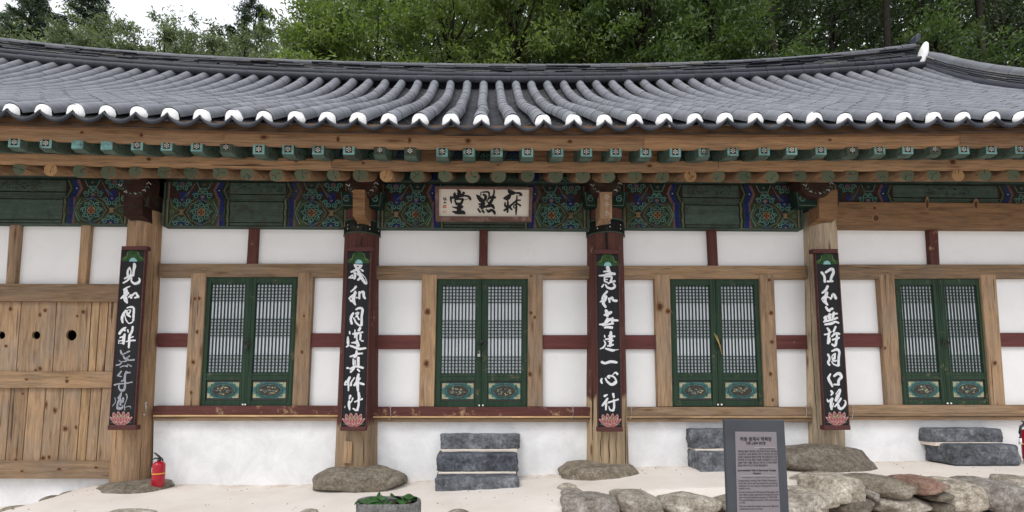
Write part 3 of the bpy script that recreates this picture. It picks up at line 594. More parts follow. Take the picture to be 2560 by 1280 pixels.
for bi, (a, b_, ya, yb) in enumerate(BAYS):
    Yb = 5.87
    x0 = P(a, ya, Yb).x - .04 if a else -8.35; x1 = P(b_, yb, Yb).x + .04 if b_ else 7.55
    if a is None: x0 = -7.3
    zb = P((a or b_), (ya + yb) / 2, Yb).z; zj = P((a or b_), {0: 493, 1: 496}.get(bi, 505 if bi >= 3 else 503), Yb).z; zk = P((a or b_), {0: 449, 1: 453}.get(bi, 459), Yb).z; zt = zk + .17
    if bi == 4: x1 = 7.55
    if bi != 4:
        m = MB(); m.prism([Vector((x0, Yb, zb)), Vector((x1, Yb, zb)), Vector((x1, Yb, zj - .003)), Vector((x0, Yb, zj - .003))], .2, 0, .006); lb = m.build('painted_beam', M['d_gn'], hall)
    else:
        m = MB(); m.prism([Vector((x0 - .02, Yb - .03, zb)), Vector((x1, Yb - .03, zb)), Vector((x1, Yb - .03, zj - .003)), Vector((x0 + .05, Yb - .03, zj - .003))], .2, 0, .01); m.build('plain_beam', M['newbeam'], hall, label='new unpainted tie beam')
    m = MB(); m.prism([Vector((x0, Yb + .01, zj)), Vector((x1, Yb + .01, zj)), Vector((x1, Yb + .01, zk - .003)), Vector((x0, Yb + .01, zk - .003))], .18, 0, .006); mb = m.build('painted_board', M['d_gn'], hall)
    m = MB(); m.tube([(x0, Yb + .13, zk + .12), (x1, Yb + .13, zk + .12)], .125, 16); tb = m.build('painted_purlin', M['d_gn'], hall)
    e = .03
    if bi != 4:
        pt = Paint(Yb)
        motif_low(pt, x0 + e, 1, zb, zj - .003); motif_low(pt, x1 - e, -1, zb, zj - .003)
        h = zj - zb; xa, xb = x0 + e + .815, x1 - e - .815
        for v, k, w in ((.13, 'bk', .014), (.155, 'lg', .006), (.90, 'bk', .012), (.86, 'lg', .005), (.005, 'bk', .01)): pt.line([(xa, zb + h * v), (xb, zb + h * v)], w, k)
        pt.m.build('painted_pattern', [M['d_' + k] for k in DK], lb)
    pt = Paint(Yb + .01); motif_mid(pt, x0 + e, 1, zj, zk - .003); motif_mid(pt, x1 - e, -1, zj, zk - .003)
    h = zk - zj; xa, xb = x0 + e + .78, x1 - e - .78
    for v, k, w in ((.04, 'gn', .02), (.22, 'lg', .006), (.27, 'bk', .016), (.97, 'bk', .01)): pt.line([(xa, zj + h * v), (xb, zj + h * v)], w, k)
    rs = random.Random(bi)
    for i in range(60):
        xx, zz = rs.uniform((xa + xb) / 2 - .3, (xa + xb) / 2 + .3), rs.uniform(zj + h * .45, zk - .02); an = rs.uniform(-.6, .6); l_ = rs.uniform(.01, .04)
        pt.line([(xx, zz), (xx + l_ * math.cos(an), zz + .3 * l_ * math.sin(an) + rs.uniform(-.01, .01))], rs.uniform(.004, .01), 'dk')
    pt.m.build('painted_pattern', [M['d_' + k] for k in DK], mb)
    pt = Paint(Yb + .003)
    for X, d in ((x0 + e, 1), (x1 - e, -1)):
        z0, z1 = zk + .05, zk + .16; q = lambda u: X + d * u
        pt.poly([(q(0), z0), (q(.78), z0), (q(.78), z1), (q(0), z1)], 'dk')
        for u in (.12, .2, .28, .4, .48, .56): pt.curl(q(u), (z0 + z1) / 2 + .02 * math.sin(u * 40), .035, u * 9)
        pt.poly([(q(.62), z0), (q(.70), z0), (q(.70), z1), (q(.62), z1)], 'bl'); pt.line([(q(.74), z0), (q(.74), z1)], .012, 'lg'); pt.line([(q(.60), z0), (q(.60), z1)], .02, 'pk')
    pt.m.build('painted_pattern', [M['d_' + k] for k in DK], tb)
# ---- column heads: painted block, carved bracket, projecting beam tip
def capital(cx, w, kind):
    m = MB(); m.prism(quad([(cx - w, 478), (cx + w, 478), (cx + w * .84, 516), (cx - w * .84, 516)], 5.74), .3, 0, .008)
    pt = Paint(5.74 - .001); a, c_ = P(cx - w * .9, 480, 5.74), P(cx + w * .82, 514, 5.74)
    z0, z1 = c_.z, a.z
    hd = m.build('capital_block', M['d_dk'] if kind else M['d_br'], hall)
    for x in (a.x + .07, c_.x - .07): pt.curl(x, (z0 + z1) / 2, .045, 1); pt.disc(x + .06 * (1 if x < (a.x + c_.x) / 2 else -1), z1 - .04, .025, 'bl')
    pt.line([(a.x, z1), (a.x + .02, z0), (c_.x - .02, z0), (c_.x, z1)], .01, 'lg'); pt.m.build('painted_pattern', [M['d_' + k] for k in DK], hd)
    m = MB(); w2 = w * .72
    outline = [(cx - w2 * .9, 425), (cx + w2 * .9, 425), (cx + w2, 445), (cx + w2 * .92, 470), (cx + w2 * .55, 488), (cx, 494), (cx - w2 * .6, 488), (cx - w2 * .95, 470), (cx - w2, 445)]
    m.prism(quad(outline, 5.64), .24, 0, .02); hd = m.build('carved_bracket', M['d_br'], hall)
    pt = Paint(5.638); o = P(cx, 460, 5.636)
    for i in range(9):
        a_ = math.pi * (1.05 + .9 * i / 8); x_, z_ = o.x + .15 * math.cos(a_), o.z + .02 + .13 * math.sin(a_); pt.line([(x_, z_), (x_ + .035 * math.cos(a_ + 1.2), z_ + .03 * math.sin(a_ + 1.2)), (x_ + .05 * math.cos(a_ + .2), z_ + .02 * math.sin(a_))], .009, 'tl' if i % 2 else 'wh')
    pt.m.build('painted_pattern', [M['d_' + k] for k in DK], hd)
capital(905, 58, 1); capital(1515, 58, 1); capital(336, 42, 0); capital(2046, 60, 1)
def beam_tip(x0, x1, yt, yb, Yf, mat, skew, **k):
    m = MB(); a, b_ = P(x0, yt, Yf), P(x1, yt, Yf); c_, d = P(x1, yb, Yf), P(x0, yb, Yf)
    Yk = 5.88; up = .10
    vs = [a, b_, c_, d] + [Vector((p.x + skew, Yk, p.z)) for p in (a, b_)] + [Vector((p.x + skew, Yk, p.z + up * -1 + .05)) for p in (c_, d)]
    m.add(vs, [(3, 2, 1, 0), (0, 1, 5, 4), (1, 2, 6, 5), (2, 3, 7, 6), (3, 0, 4, 7)]); bm_ = m.build('beam_tip', mat, hall, **k); return bm_
beam_tip(882, 912, 474, 540, 5.58, M['newbeam'], .02)
t_ = beam_tip(1500, 1530, 480, 545, 5.6, M['colb'], 0)
m = MB(); rs = random.Random(3)
for cy_ in (492, 511, 534):
    for i in range(7):
        p = P(1517 + (5 * math.cos(i * 1.05) if i else 0), cy_ + (5 * math.sin(i * 1.05) if i else 0), 5.597); m.add([p + Vector((.008 * math.cos(t), 0, .008 * math.sin(t))) for t in np.linspace(0, 2 * math.pi, 7)[:-1]], [[0, 1, 2, 3, 4, 5]])
m.build('painted_blossom', M['d_wh'], t_)
beam_tip(2048, 2094, 474, 545, 5.71, M['newbeam'], -.02); beam_tip(309, 356, 462, 538, 5.70, M['d_br'], .0)

# ---------------------------------------------------------------- eaves
def long_board(name, tops, bots, Yf, d, mat, cuts, **k):
    tx, ty = zip(*tops); bx_, by = zip(*bots)
    for a, b_ in zip(cuts[:-1], cuts[1:]):
        n = max(2, int((b_ - a) / 90)); m = MB(); xs_ = np.linspace(a + .6, b_ - .6, n + 1)
        tp = [P(x, np.interp(x, tx, ty), Yf) for x in xs_]; bt = [P(x, np.interp(x, bx_, by), Yf) for x in xs_]
        vs = tp + bt + [p + Vector((0, d, 0)) for p in tp] + [p + Vector((0, d, 0)) for p in bt]; N = n + 1; fs = []
        for i in range(n): fs += [[N + i, N + i + 1, i + 1, i], [i, i + 1, 2 * N + i + 1, 2 * N + i], [3 * N + i, 3 * N + i + 1, N + i + 1, N + i]]
        fs += [[0, 2 * N, 3 * N, N], [n, N + n, 3 * N + n, 2 * N + n]]
        m.add(vs, fs); m.build(name, M[mat], hall, **k)
B12 = [(0, 315), (640, 332), (960, 337.5), (1280, 341), (1600, 340), (1920, 337.5), (2560, 334)]
B2b = [(0, 337.5), (320, 347), (640, 353), (960, 360), (1280, 363), (1600, 364), (1920, 361), (2240, 359), (2560, 357)]
B3t = [(0, 383), (320, 388), (640, 394), (960, 400.5), (1280, 403), (1600, 404), (1920, 401), (2240, 399), (2560, 397)]
B3b = [(0, 402), (320, 409), (640, 415), (960, 419), (1280, 422), (1600, 423), (1920, 420), (2240, 419), (2560, 417)]
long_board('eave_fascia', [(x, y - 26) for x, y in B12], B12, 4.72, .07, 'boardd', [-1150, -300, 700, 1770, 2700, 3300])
long_board('eave_board', B12, B2b, 4.76, .12, 'board', [-1150, -400, 560, 1610, 2400, 3300])
long_board('rafter_board', B3t, B3b, 5.13, .10, 'board', [-950, -100, 829, 1796, 2680, 3150])
# soffit deck over flying rafters and over round rafters
def sheet(l1, Y1, dy1, l2, Y2, dz, name, mat):
    m = MB(); xs_ = np.linspace(-1150, 3300, 40); a = [P(x, np.interp(x, *zip(*l1)) + dy1, Y1) for x in xs_]
    bb = [Vector((p.x, Y2, p.z + dz)) for p in a]; n = len(xs_)
    m.add(a + bb, [[i, n + i, n + i + 1, i + 1] for i in range(n - 1)]); m.build(name, mat, hall)
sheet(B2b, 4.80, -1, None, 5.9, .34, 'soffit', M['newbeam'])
sheet(B3b, 5.16, -1, None, 6.5, .60, 'soffit', M['boardd'])  # dark wood puts the under-eave shade into the colour
# infill boards between flying rafters
SQ = [(-262, 345), (-188, 346), (-113, 348), (-38, 350), (36, 351), (115, 353.6), (194, 355), (267, 358), (343, 359), (417, 360), (492, 362), (565, 364), (647, 369), (720, 369), (795, 370), (872, 370), (949, 371), (1025, 373), (1105, 375), (1172, 375), (1242, 375), (1319, 376), (1394, 375), (1466, 375), (1539.5, 375), (1614, 376), (1688, 376), (1760, 375), (1832, 373), (1910, 372), (1979, 370.5), (2052, 370.5), (2131, 371), (2199, 370), (2269, 369), (2338, 369), (2409, 369), (2478, 369), (2551, 368.6), (2624, 368), (2698, 368), (2772, 367)]
brown = {13, 14, 19, 20, 22, 23, 24, 28, 29, 32, 33}
xsq = [P(x, y, 4.83) for x, y in SQ]
for i, (p, q_) in enumerate(zip(xsq[:-1], xsq[1:])):
    sx_ = SQ[i][0]; zz = P(sx_, np.interp(sx_, *zip(*B3t)), 5.2).z
    m = MB(); m.prism([Vector((p.x + .03, 5.17, zz - .02)), Vector((q_.x + .03, 5.17, zz - .02)), Vector((q_.x + .03, 5.17, zz + .17)), Vector((p.x + .03, 5.17, zz + .17))], .02, 0, .002)
    isb = (i - 3) in (14, 18, 19, 20, 21, 22, 28, 29)
    ib = m.build('infill_board', M['board'] if isb else M['d_gr'], hall)
    if not isb:
        pt = Paint(5.17); xc = (p.x + q_.x) / 2 + .03; pt.poly([(xc - .09, zz + .01), (xc + .09, zz + .01), (xc + .06, zz + .10), (xc - .06, zz + .10)], 'dk' if i % 2 else 'bl')
        for s_ in (-1, 1): pt.curl(xc + s_ * .035, zz + .04, .03, 1.5, 'tl' if i % 2 else 'gn', s_)
        pt.line([(xc - .11, zz + .01), (xc, zz + .085), (xc + .11, zz + .01)], .007, 'gn'); pt.m.build('painted_pattern', [M['d_' + k] for k in DK], ib)
# square flying rafters
blossom_d = None
def fly_rafter(p, i):
    blank = SQ[i][0] in (194, 267); faded = SQ[i][0] in (949, 1025, 565, 2131, 2338)
    hw, zt, zb = .060, p.z + .040, p.z - .072
    m = MB(); x = p.x; Yf, Yk = 4.83, 5.45; up = .20
    def ring(Y, u, bz=0, s=1): return [Vector((x - hw * s, Y, zb + u + bz)), Vector((x + hw * s, Y, zb + u + bz)), Vector((x + hw * s, Y, zt + u)), Vector((x - hw * s, Y, zt + u))]
    r0, r1, r2 = ring(Yf, 0), ring(Yf + .07, .016, -.028, 1.12), ring(Yk, up, -.01, 1.12)
    m.add(r0 + r1 + r2, [(0, 1, 2, 3)] + [(a + o, a + 4 + o, (a + 1) % 4 + 4 + o, (a + 1) % 4 + o) for o in (0, 4) for a in range(4)])
    ra = m.build('flying_rafter', M['d_gr'], hall, **({'label': 'square rafter with plain turquoise end'} if blank else {}))
    pt = Paint(Yf); fr = 'tf'
    pt.poly([(x - hw, zb), (x + hw, zb), (x + hw, zt), (x - hw, zt)], fr if not faded else 'gn')
    if not blank:
        pt.poly([(x - .036, zb + .018), (x + .036, zb + .018), (x + .036, zt - .018), (x - .036, zt - .018)], 'cr'); pt.poly([(x - .031, zb + .022), (x + .031, zb + .022), (x + .031, zt - .022), (x - .031, zt - .022)], 'bk')
        for j in range(7):
            a_ = j * math.pi / 3 + math.pi / 6; rr = .0205 if j < 6 else 0; pt.disc(x + rr * math.cos(a_), (zb + zt) / 2 + rr * math.sin(a_), .0088, 'wh', n=7)
    pt.m.build('rafter_end_painting', [M['d_' + k] for k in DK], ra)
    # scrolls painted along both cheeks
    m = MB()
    for s_ in (-1, 1):
        xx = x + s_ * (hw * 1.12 + .0008)
        for j in range(3):
            yc, zc = Yf + .12 + j * .085, p.z + (.12 + j * .085) * .32 - .005
            pts = [Vector((xx, yc + .032 * (1 - .7 * t) * math.cos(t * 8), zc + .032 * (1 - .7 * t) * math.sin(t * 8))) for t in np.linspace(0, 1, 14)]
            m.tube(pts, .003, 3, caps=False)
    m.build('rafter_scroll', M['d_tl'], ra)
for i, p in enumerate(xsq): fly_rafter(p, i)
# round rafters
RD = [(-292, 414), (-224, 416), (-156, 417), (-88, 418), (-20, 420), (48, 422), (126, 425), (199, 427), (270, 429), (338, 429), (410, 429), (477, 430), (550, 431), (618, 433), (690, 436), (755, 436), (833, 436), (900, 437), (966, 438), (1042, 440), (1112, 440), (1180, 440), (1247, 440), (1320, 440), (1390, 440), (1458, 440), (1521, 441), (1588, 441), (1658, 440), (1726, 440), (1797, 440), (1861, 439), (1930, 440), (2000, 438), (2070, 439), (2130, 438), (2206, 438), (2268, 437), (2334, 437), (2395, 437), (2462, 436), (2533, 437), (2604, 437), (2675, 437), (2746, 437)]
for i, (x, y) in enumerate(RD):
    p = P(x, y, 5.2); r = random.uniform(.074, .086); fresh = x in (126, 966, 1726, 2395); m = MB(); n = 16; rs = random.Random(i)
    dz = rs.uniform(-.006, .006); p.z += dz
    dx = rs.uniform(-.03, .03)
    rings = []
    for j, (yy, rr) in enumerate(((5.2, .97), (5.207, 1.0), (5.5, 1.05), (6.45, 1.12))):
        s_ = (yy - 5.2) * .44; rings += [Vector((p.x + dx * (yy - 5.2) + r * rr * math.cos(2 * math.pi * k / n) * (1 + .05 * math.sin(3 * k + i)), yy, p.z + s_ + r * rr * math.sin(2 * math.pi * k / n))) for k in range(n)]
    m.add(rings, [[j * n + k, (j + 1) * n + k, (j + 1) * n + (k + 1) % n, j * n + (k + 1) % n] for j in range(3) for k in range(n)], 0, True)
    m.add(rings[:n], [list(range(n))], 1)
    ra = m.build('round_rafter', [M['rafter'], M['endf'] if fresh else M['endg']], hall, origin=(p.x, 5.2, p.z), **({'label': 'round rafter with fresh pale end'} if fresh else {}))
    m = MB()
    for j in range(rs.choice((1, 2, 3))):
        a_ = rs.uniform(0, 6.28); l_ = r * rs.uniform(.4, .9); w = .004
        d = Vector((math.cos(a_), 0, math.sin(a_))); nn = Vector((-d.z, 0, d.x)); o = Vector((p.x, 5.1985, p.z)) + d * r * .05
        m.add([o - nn * w * .3, o + d * l_ - nn * w, o + d * l_ + nn * w, o + nn * w * .3], [(0, 1, 2, 3)])
    m.build('end_crack', M['dark'], ra)
# plaster fillets between rafters above the purlin
m = MB()
m.box(-8.3, 8.2, 6.02, 6.3, 4.05, 4.35); m.build('rafter_infill', M['d_br'], hall)

# ---------------------------------------------------------------- roof
TT = np.array([0, .226, .498, .771, 1.0]); TZ = np.array([0, .201, .45, .716, 1.0]); YE, YR = 4.66, 8.86
pf = np.polyfit(TT, TZ, 3)
EX = [P(a, b_, YE) for a, b_ in [(-500, 268), (35, 275), (272, 280), (507, 290), (740, 295), (972, 299), (1203, 302), (1433, 303), (1660, 300), (1885, 298), (2108, 298), (2330, 296), (2550, 293), (3000, 288)]]
RX = [P(a, b_, YR) for a, b_ in [(-200, 128), (26, 148), (107, 157), (188, 163.5), (270, 171), (350, 178), (431, 183), (512, 187), (592, 190), (674, 193), (839, 199), (1015, 204), (1200, 207), (1527, 205), (1685, 202), (1842, 197), (1961, 192), (2044, 187), (2122, 183), (2197, 178), (2276, 171.6), (2340, 165)]]
def eave_z(x): return float(np.interp(x, [p.x for p in EX], [p.z for p in EX]))
rfit = np.polyfit([p.x for p in RX], [p.z for p in RX], 4)
def ridge_z(x): return float(np.polyval(rfit, x))
TP = [P(a, b_, 8.9) for a, b_ in [(0, 92), (161, 109), (322, 124), (484, 136), (640, 143), (800, 150), (959, 156), (1280, 159), (1505, 156), (1760, 151), (1920, 145), (2081, 131), (2239, 116), (2314, 97)]]
tfit = np.polyfit([p.x for p in TP], [p.z for p in TP], 4)
def top_z(x): return float(np.polyval(tfit, x))
def roof_pt(x, t, off=0):
    y = YE + (YR - YE) * t; s_ = float(np.polyval(pf, t)) if t > 0 else 0
    e, r = eave_z(x), ridge_z(x); return Vector((x, y, e + (r - e) * s_ + off))
PITCHX, X0 = .31423, -.02709
K0, K1 = -33, 27
m = MB(); xs_ = np.arange(X0 + PITCHX * (K0 - .6), X0 + PITCHX * (K1 + .9), PITCHX); tsn = np.linspace(-.01, 1, 12); n = len(xs_)
vs = [roof_pt(x, t, -.17) for t in tsn for x in xs_]; m.add(vs, [[j * n + i, j * n + i + 1, (j + 1) * n + i + 1, (j + 1) * n + i] for j in range(11) for i in range(n - 1)])
vs2 = [Vector((x, 2 * 8.9 - roof_pt(x, t).y, roof_pt(x, t).z - .1)) for t in tsn for x in xs_]; m.add(vs2, [[j * n + i, (j + 1) * n + i, (j + 1) * n + i + 1, j * n + i + 1] for j in range(11) for i in range(n - 1)])
roof = m.build('roof', M['pan'], hall, origin=(0, 6, 4))
for x in (xs_[0] + .4, xs_[-1] - .1):
    m = MB(); tz = [roof_pt(x, t, -.18) for t in tsn]; bk_ = [Vector((x, 17.8 - p.y, p.z)) for p in tz[::-1]]
    pts = tz + bk_; low = [Vector((x, 11.5, 4.1)), Vector((x, 6.1, 4.1))]; c_ = Vector((x, 8.9, 4.1))
    m.add(pts + [c_], [[i, i + 1, len(pts)] for i in range(len(pts) - 1)]); m.build('gable_wall', M['plaster'], hall)
# pan tiles: overlapping curved plates, one object; dark plates and pale lips paint the gap shade
m = MB(); NS = 46; vs = []; fs = []
for k in range(K0, K1 + 1):
    xc = X0 + PITCHX * (k + .5)
    ph = random.random()
    for j in range(NS):
        t0 = (j + .15 * ph) / NS; t1 = (j + 1.9) / NS
        if j == 0: continue
        a, b_ = roof_pt(xc, t0), roof_pt(xc, min(1, t1)); o = len(vs); jx = random.uniform(-.004, .004); jz = random.uniform(-.003, .003)
        sl = (b_ - a)
        for q in range(6):
            u = -1 + 2 * q / 5.0; xx = .145 * u + jx; zz = -.135 + .075 * u * u + jz
            vs += [(a.x + xx, a.y, a.z + zz + .012), (a.x + xx, a.y + .003, a.z + zz + .001), (b_.x + xx, b_.y, b_.z + zz - .016)]
        for q in range(5):
            p_ = o + q * 3; fs += [[p_, p_ + 3, p_ + 5, p_ + 2], [p_ + 1, p_ + 4, p_ + 3, p_]]
me = bpy.data.meshes.new('pan_tiles'); me.from_pydata([Vector(v_) - Vector((0, 6, 4)) for v_ in vs], [], fs); me.materials.append(M['pan']); me.materials.append(M['tile']); me.polygons.foreach_set('material_index', [i % 2 for i in range(len(fs))]); me.update()
link('pan_tiles', me, (0, 6, 4), roof, kind='stuff')
# eave pan tiles (deep crescents), one part each
N_ = 13; vs = []; fs = []
for i in range(N_):
    u = -1 + 2 * i / (N_ - 1); x = PITCHX / 2 * u; zc = .082 * (abs(u) ** 2.0)
    th = .020 + .010 * (1 - u * u)
    vs += [(x, 0, zc), (x, 0, zc - th), (x, .03, zc - th), (x, .42, zc + .02 + .20), (x, .012, zc + .006), (x, .42, zc + .215)]
for i in range(N_ - 1):
    p_ = i * 6; fs += [[p_ + 1, p_ + 7, p_ + 6, p_], [p_ + 1, p_ + 2, p_ + 8, p_ + 7], [p_, p_ + 6, p_ + 10, p_ + 4], [p_ + 4, p_ + 10, p_ + 11, p_ + 5]]
em = bpy.data.meshes.new('eave_pan_tile'); em.from_pydata(vs, [], fs); em.materials.append(M['tiled']); em.materials.append(M['pan']); em.polygons.foreach_set('material_index', [0, 0, 0, 1] * (N_ - 1)); em.polygons.foreach_set('use_smooth', [True] * len(fs)); em.update()
for k in range(K0, K1 + 1):
    xc = X0 + PITCHX * (k + .5); p = roof_pt(xc, 0); link('eave_pan_tile', em, (xc, 4.598 + random.uniform(-.008, .008), p.z - .082 - .022 + random.uniform(-.005, .005)), roof, rot=(0, random.uniform(-.02, .02), random.uniform(-.015, .015)))
# cover tiles
def cover_mesh(name, r0, r1, L, seg=9, mat='tile', full=False, th=.016):
    vs = []; fs = []; A0, A1 = (-1.35, 2.3) if full else (-.18, math.pi + .18)
    prof = [(0, r0 - th), (0, r0 - .002), (.003, r0), (.0045, r0), (.006, r0), (L * .5, (r0 + r1) / 2), (L, r1)]
    for y, r in prof:
        for i in range(seg + 1):
            a = A0 + (A1 - A0) * i / seg; vs.append((r * math.cos(a), y, r * math.sin(a)))
    n = seg + 1
    for j in range(len(prof) - 1):
        for i in range(seg): fs.append([j * n + i, (j + 1) * n + i, (j + 1) * n + i + 1, j * n + i + 1][::-1])
    me = bpy.data.meshes.new(name); me.from_pydata(vs, [], fs); me.materials.append(M[mat]); me.materials.append(M['tiled']); me.polygons.foreach_set('material_index', [1 if j < 2 else 0 for j in range(len(prof) - 1) for i in range(seg)]); me.polygons.foreach_set('use_smooth', [j > 1 for j in range(len(prof) - 1) for i in range(seg)]); me.update(); return me
NT = 13
LT = [(roof_pt(0, (i + 1) / NT) - roof_pt(0, i / NT)).length for i in range(NT)]
tile_me = [cover_mesh('cover_tile', .0805, .0772, 1.0, 9) for _ in range(1)][0]
tiles = []
for k in range(K0, K1 + 2):
    xk = X0 + PITCHX * k; ph = random.uniform(0, 6.28); am = random.uniform(.004, .011)
    js = [roof_pt(xk + am * math.sin(ph + i * .8) + random.uniform(-.004, .004), i / NT, -.01 + random.uniform(-.003, .003)) for i in range(NT + 1)]
    for i in range(NT):
        a, b_ = js[i], js[i + 1]
        pd = (b_ - a); tiles.append((a, b_, k, i))
cp = Vector((0, 0, CAMZ))
def vis(a):
    d = a - cp; px = CX + F * math.tan(math.atan2(d.x, d.y) - YAW); return -30 < px < 2590
tiles.sort(key=lambda t: (0 if vis(t[0]) else 1, (t[0] - cp).length + (t[3] == 0) * 0))
def tile_tf(a, b_):
    d = b_ - a; L = d.length + .004; pitch = math.atan2(d.z, math.hypot(d.x, d.y)); yaw = -math.atan2(d.x, d.y)
    return L, (pitch, 0, yaw)
restm = MB()
from mathutils import Euler
tv = [v_.co.copy() for v_ in tile_me.vertices]; tf = [list(p.vertices) for p in tile_me.polygons]; tsm = [p.use_smooth for p in tile_me.polygons]; tmi = [p.material_index for p in tile_me.polygons]
for i, (a, b_, k, j) in enumerate(tiles):
    L, rt = tile_tf(a, b_)
    if i < 300:
        o = link('cover_tile', tile_me, a, roof, rot=rt); o.scale = (1 + random.uniform(-.02, .03), L, 1 + random.uniform(-.02, .02))
    else:
        M4 = Matrix.Translation(a) @ Euler(rt).to_matrix().to_4x4() @ Matrix.Diagonal((1 + random.uniform(-.02, .03), L, 1 + random.uniform(-.02, .03), 1)); o_ = len(restm.v)
        restm.v += [M4 @ q for q in tv]; restm.f += [[x_ + o_ for x_ in f_] for f_ in tf]; restm.m += tmi; restm.sm += tsm
restm.build('cover_tiles', [M['tile'], M['tiled']], roof, origin=(0, 6, 4), kind='stuff')
# white plaster plugs closing each tile row at the eave
vs = [(0, -.034, .012)]; fs = []; R_ = 4; n = 16
for j in range(1, R_ + 1):
    r = .080 * math.sin(j / R_ * math.pi / 2); y = -.034 * math.cos(j / R_ * math.pi / 2)
    for i in range(n + 1):
        a = -.85 + (math.pi + 1.7) * i / n; vs.append((r * math.cos(a) * (1.12 if math.sin(a) < 0 else 1), y, r * math.sin(a) if r * math.sin(a) > -.052 else -.052))
for i in range(n): fs.append([0, 2 + i, 1 + i][::-1])
for j in range(R_ - 1):
    for i in range(n): a = 1 + j * (n + 1) + i; fs.append([a, a + 1, a + n + 2, a + n + 1][::-1])
fs.append([1 + (R_ - 1) * (n + 1), 1 + (R_ - 1) * (n + 1) + n, 0])
pm = bpy.data.meshes.new('plaster_plug'); pm.from_pydata(vs, [], fs); pm.materials.append(M['cap']); pm.polygons.foreach_set('use_smooth', [True] * len(fs)); pm.update()
for k in range(K0, K1 + 2):
    p = roof_pt(X0 + PITCHX * k, 0, -.018); o = link('plaster_plug', pm, p + Vector((random.uniform(-.004, .004), -.012, random.uniform(-.004, .004))), roof, rot=(.12, random.uniform(-.2, .2), 0)); s_ = random.uniform(.98, 1.07); o.scale = (s_, 1.1, s_)
# main ridge
XRE = 8.72
def ridge_course(name, frac, r, YF, mat, L=.36, X1=XRE, half=True, jit=.004):
    x = -10.3; me = cover_mesh(name, r, r * .93, L, 9, mat, full=True, th=.03); me.materials[1] = M['d_bk']
    while x < X1 - .05:
        l_ = min(L, X1 - x); z = lambda q: ridge_z(q) + (top_z(q) - ridge_z(q)) * frac
        a, b_ = Vector((x, YF, z(x) + random.uniform(-jit, jit))), Vector((x + l_, YF, z(x + l_)))
        pt_ = math.atan2(b_.z - a.z, l_); o = link(name, me, a, roof)
        # local +Y runs along the ridge (+X world)
        o.rotation_euler = Euler((pt_, 0, -math.pi / 2)); o.scale = (1, l_ / L, 1); x += l_
ridge_course('ridge_base_tile', -.02, .070, 8.76, 'tiled'); ridge_course('ridge_lower_tile', .24, .062, 8.80, 'tiled'); ridge_course('ridge_cap_tile', .84, .070, 8.93, 'tilem')
m = MB(); rs = random.Random(5)
for li in range(7):
    f0 = .36 + li * .064; x = -10.3
    while x < XRE - .05:
        l_ = min(rs.uniform(.28, .48), XRE - x); z = lambda q: ridge_z(q) + (top_z(q) - ridge_z(q)) * f0
        z0, z1 = z(x), z(x + l_); y0 = 8.85 + rs.uniform(-.03, .02) - (.02 if li > 4 else 0); th = .014; dz = rs.uniform(-.004, .004)
        c8 = [(x + .003, y0, z0 + dz), (x + l_ - .003, y0, z1 + dz), (x + l_ - .003, 9.08, z1 + dz), (x + .003, 9.08, z0 + dz)]
        m.add(c8 + [(a, b_, c_ + th) for a, b_, c_ in c8], [(0, 1, 5, 4), (1, 2, 6, 5), (2, 3, 7, 6), (3, 0, 4, 7), (4, 5, 6, 7), (3, 2, 1, 0)], 1 if rs.random() < .06 else (2 if rs.random() < .6 else 0)); x += l_
M['tilew'] = m_tile('lime_stained_tile', (.22, .21, .19))
m.build('ridge_flat_tiles', [M['tiled'], M['tilew'], M['tilem']], roof, kind='stuff')
m = MB(); q = np.arange(-10.3, XRE, .4)
for x in q:
    x2 = min(x + .4, XRE - .02); m.add([(x, 8.9, ridge_z(x) - .15), (x2, 8.9, ridge_z(x2) - .15), (x2, 9.05, ridge_z(x2) - .15), (x, 9.05, ridge_z(x) - .15), (x, 8.9, top_z(x) - .05), (x2, 8.9, top_z(x2) - .05), (x2, 9.05, top_z(x2) - .05), (x, 9.05, top_z(x) - .05)], [(0, 1, 5, 4), (1, 2, 6, 5), (2, 3, 7, 6), (3, 0, 4, 7), (4, 5, 6, 7)])
m.build('ridge_core', M['tiled'], roof)
# end of the ridge: lime plaster and upright end tile
zt_ = top_z(XRE); zb_ = ridge_z(XRE)
m = MB(); bmq = bmesh.new(); bmesh.ops.create_icosphere(bmq, subdivisions=3, radius=1)
for v_ in bmq.verts:
    c_ = v_.co; nn = noise.noise(c_ * 1.7) * .3; lean = c_.z * .09
    nn += .25 * noise.noise(c_ * 5); v_.co = Vector((XRE + .04 + c_.x * (.07 + nn * .06) + (c_.z * .07), 8.80 + c_.y * .10, (zt_ + zb_) / 2 - .06 + c_.z * (zt_ - zb_) * .47 + nn * .05))
bmesh.ops.recalc_face_normals(bmq, faces=bmq.faces)
pmm = bpy.data.meshes.new('ridge_end_plaster'); bmq.to_mesh(pmm); bmq.free(); pmm.materials.append(M['cap']); pmm.polygons.foreach_set('use_smooth', [True] * len(pmm.polygons)); link('ridge_end_plaster', pmm, (0, 0, 0), roof)
m = MB(); m.prism([Vector((XRE - .01, 8.85, zt_ - .04)), Vector((XRE + .08, 8.85, zt_ - .02)), Vector((XRE + .10, 8.85, zt_ + .13)), Vector((XRE + .05, 8.85, zt_ + .17)), Vector((XRE + .0, 8.85, zt_ + .10))], .16, 0, .02); m.build('ridge_end_tile', M['tiled'], roof)
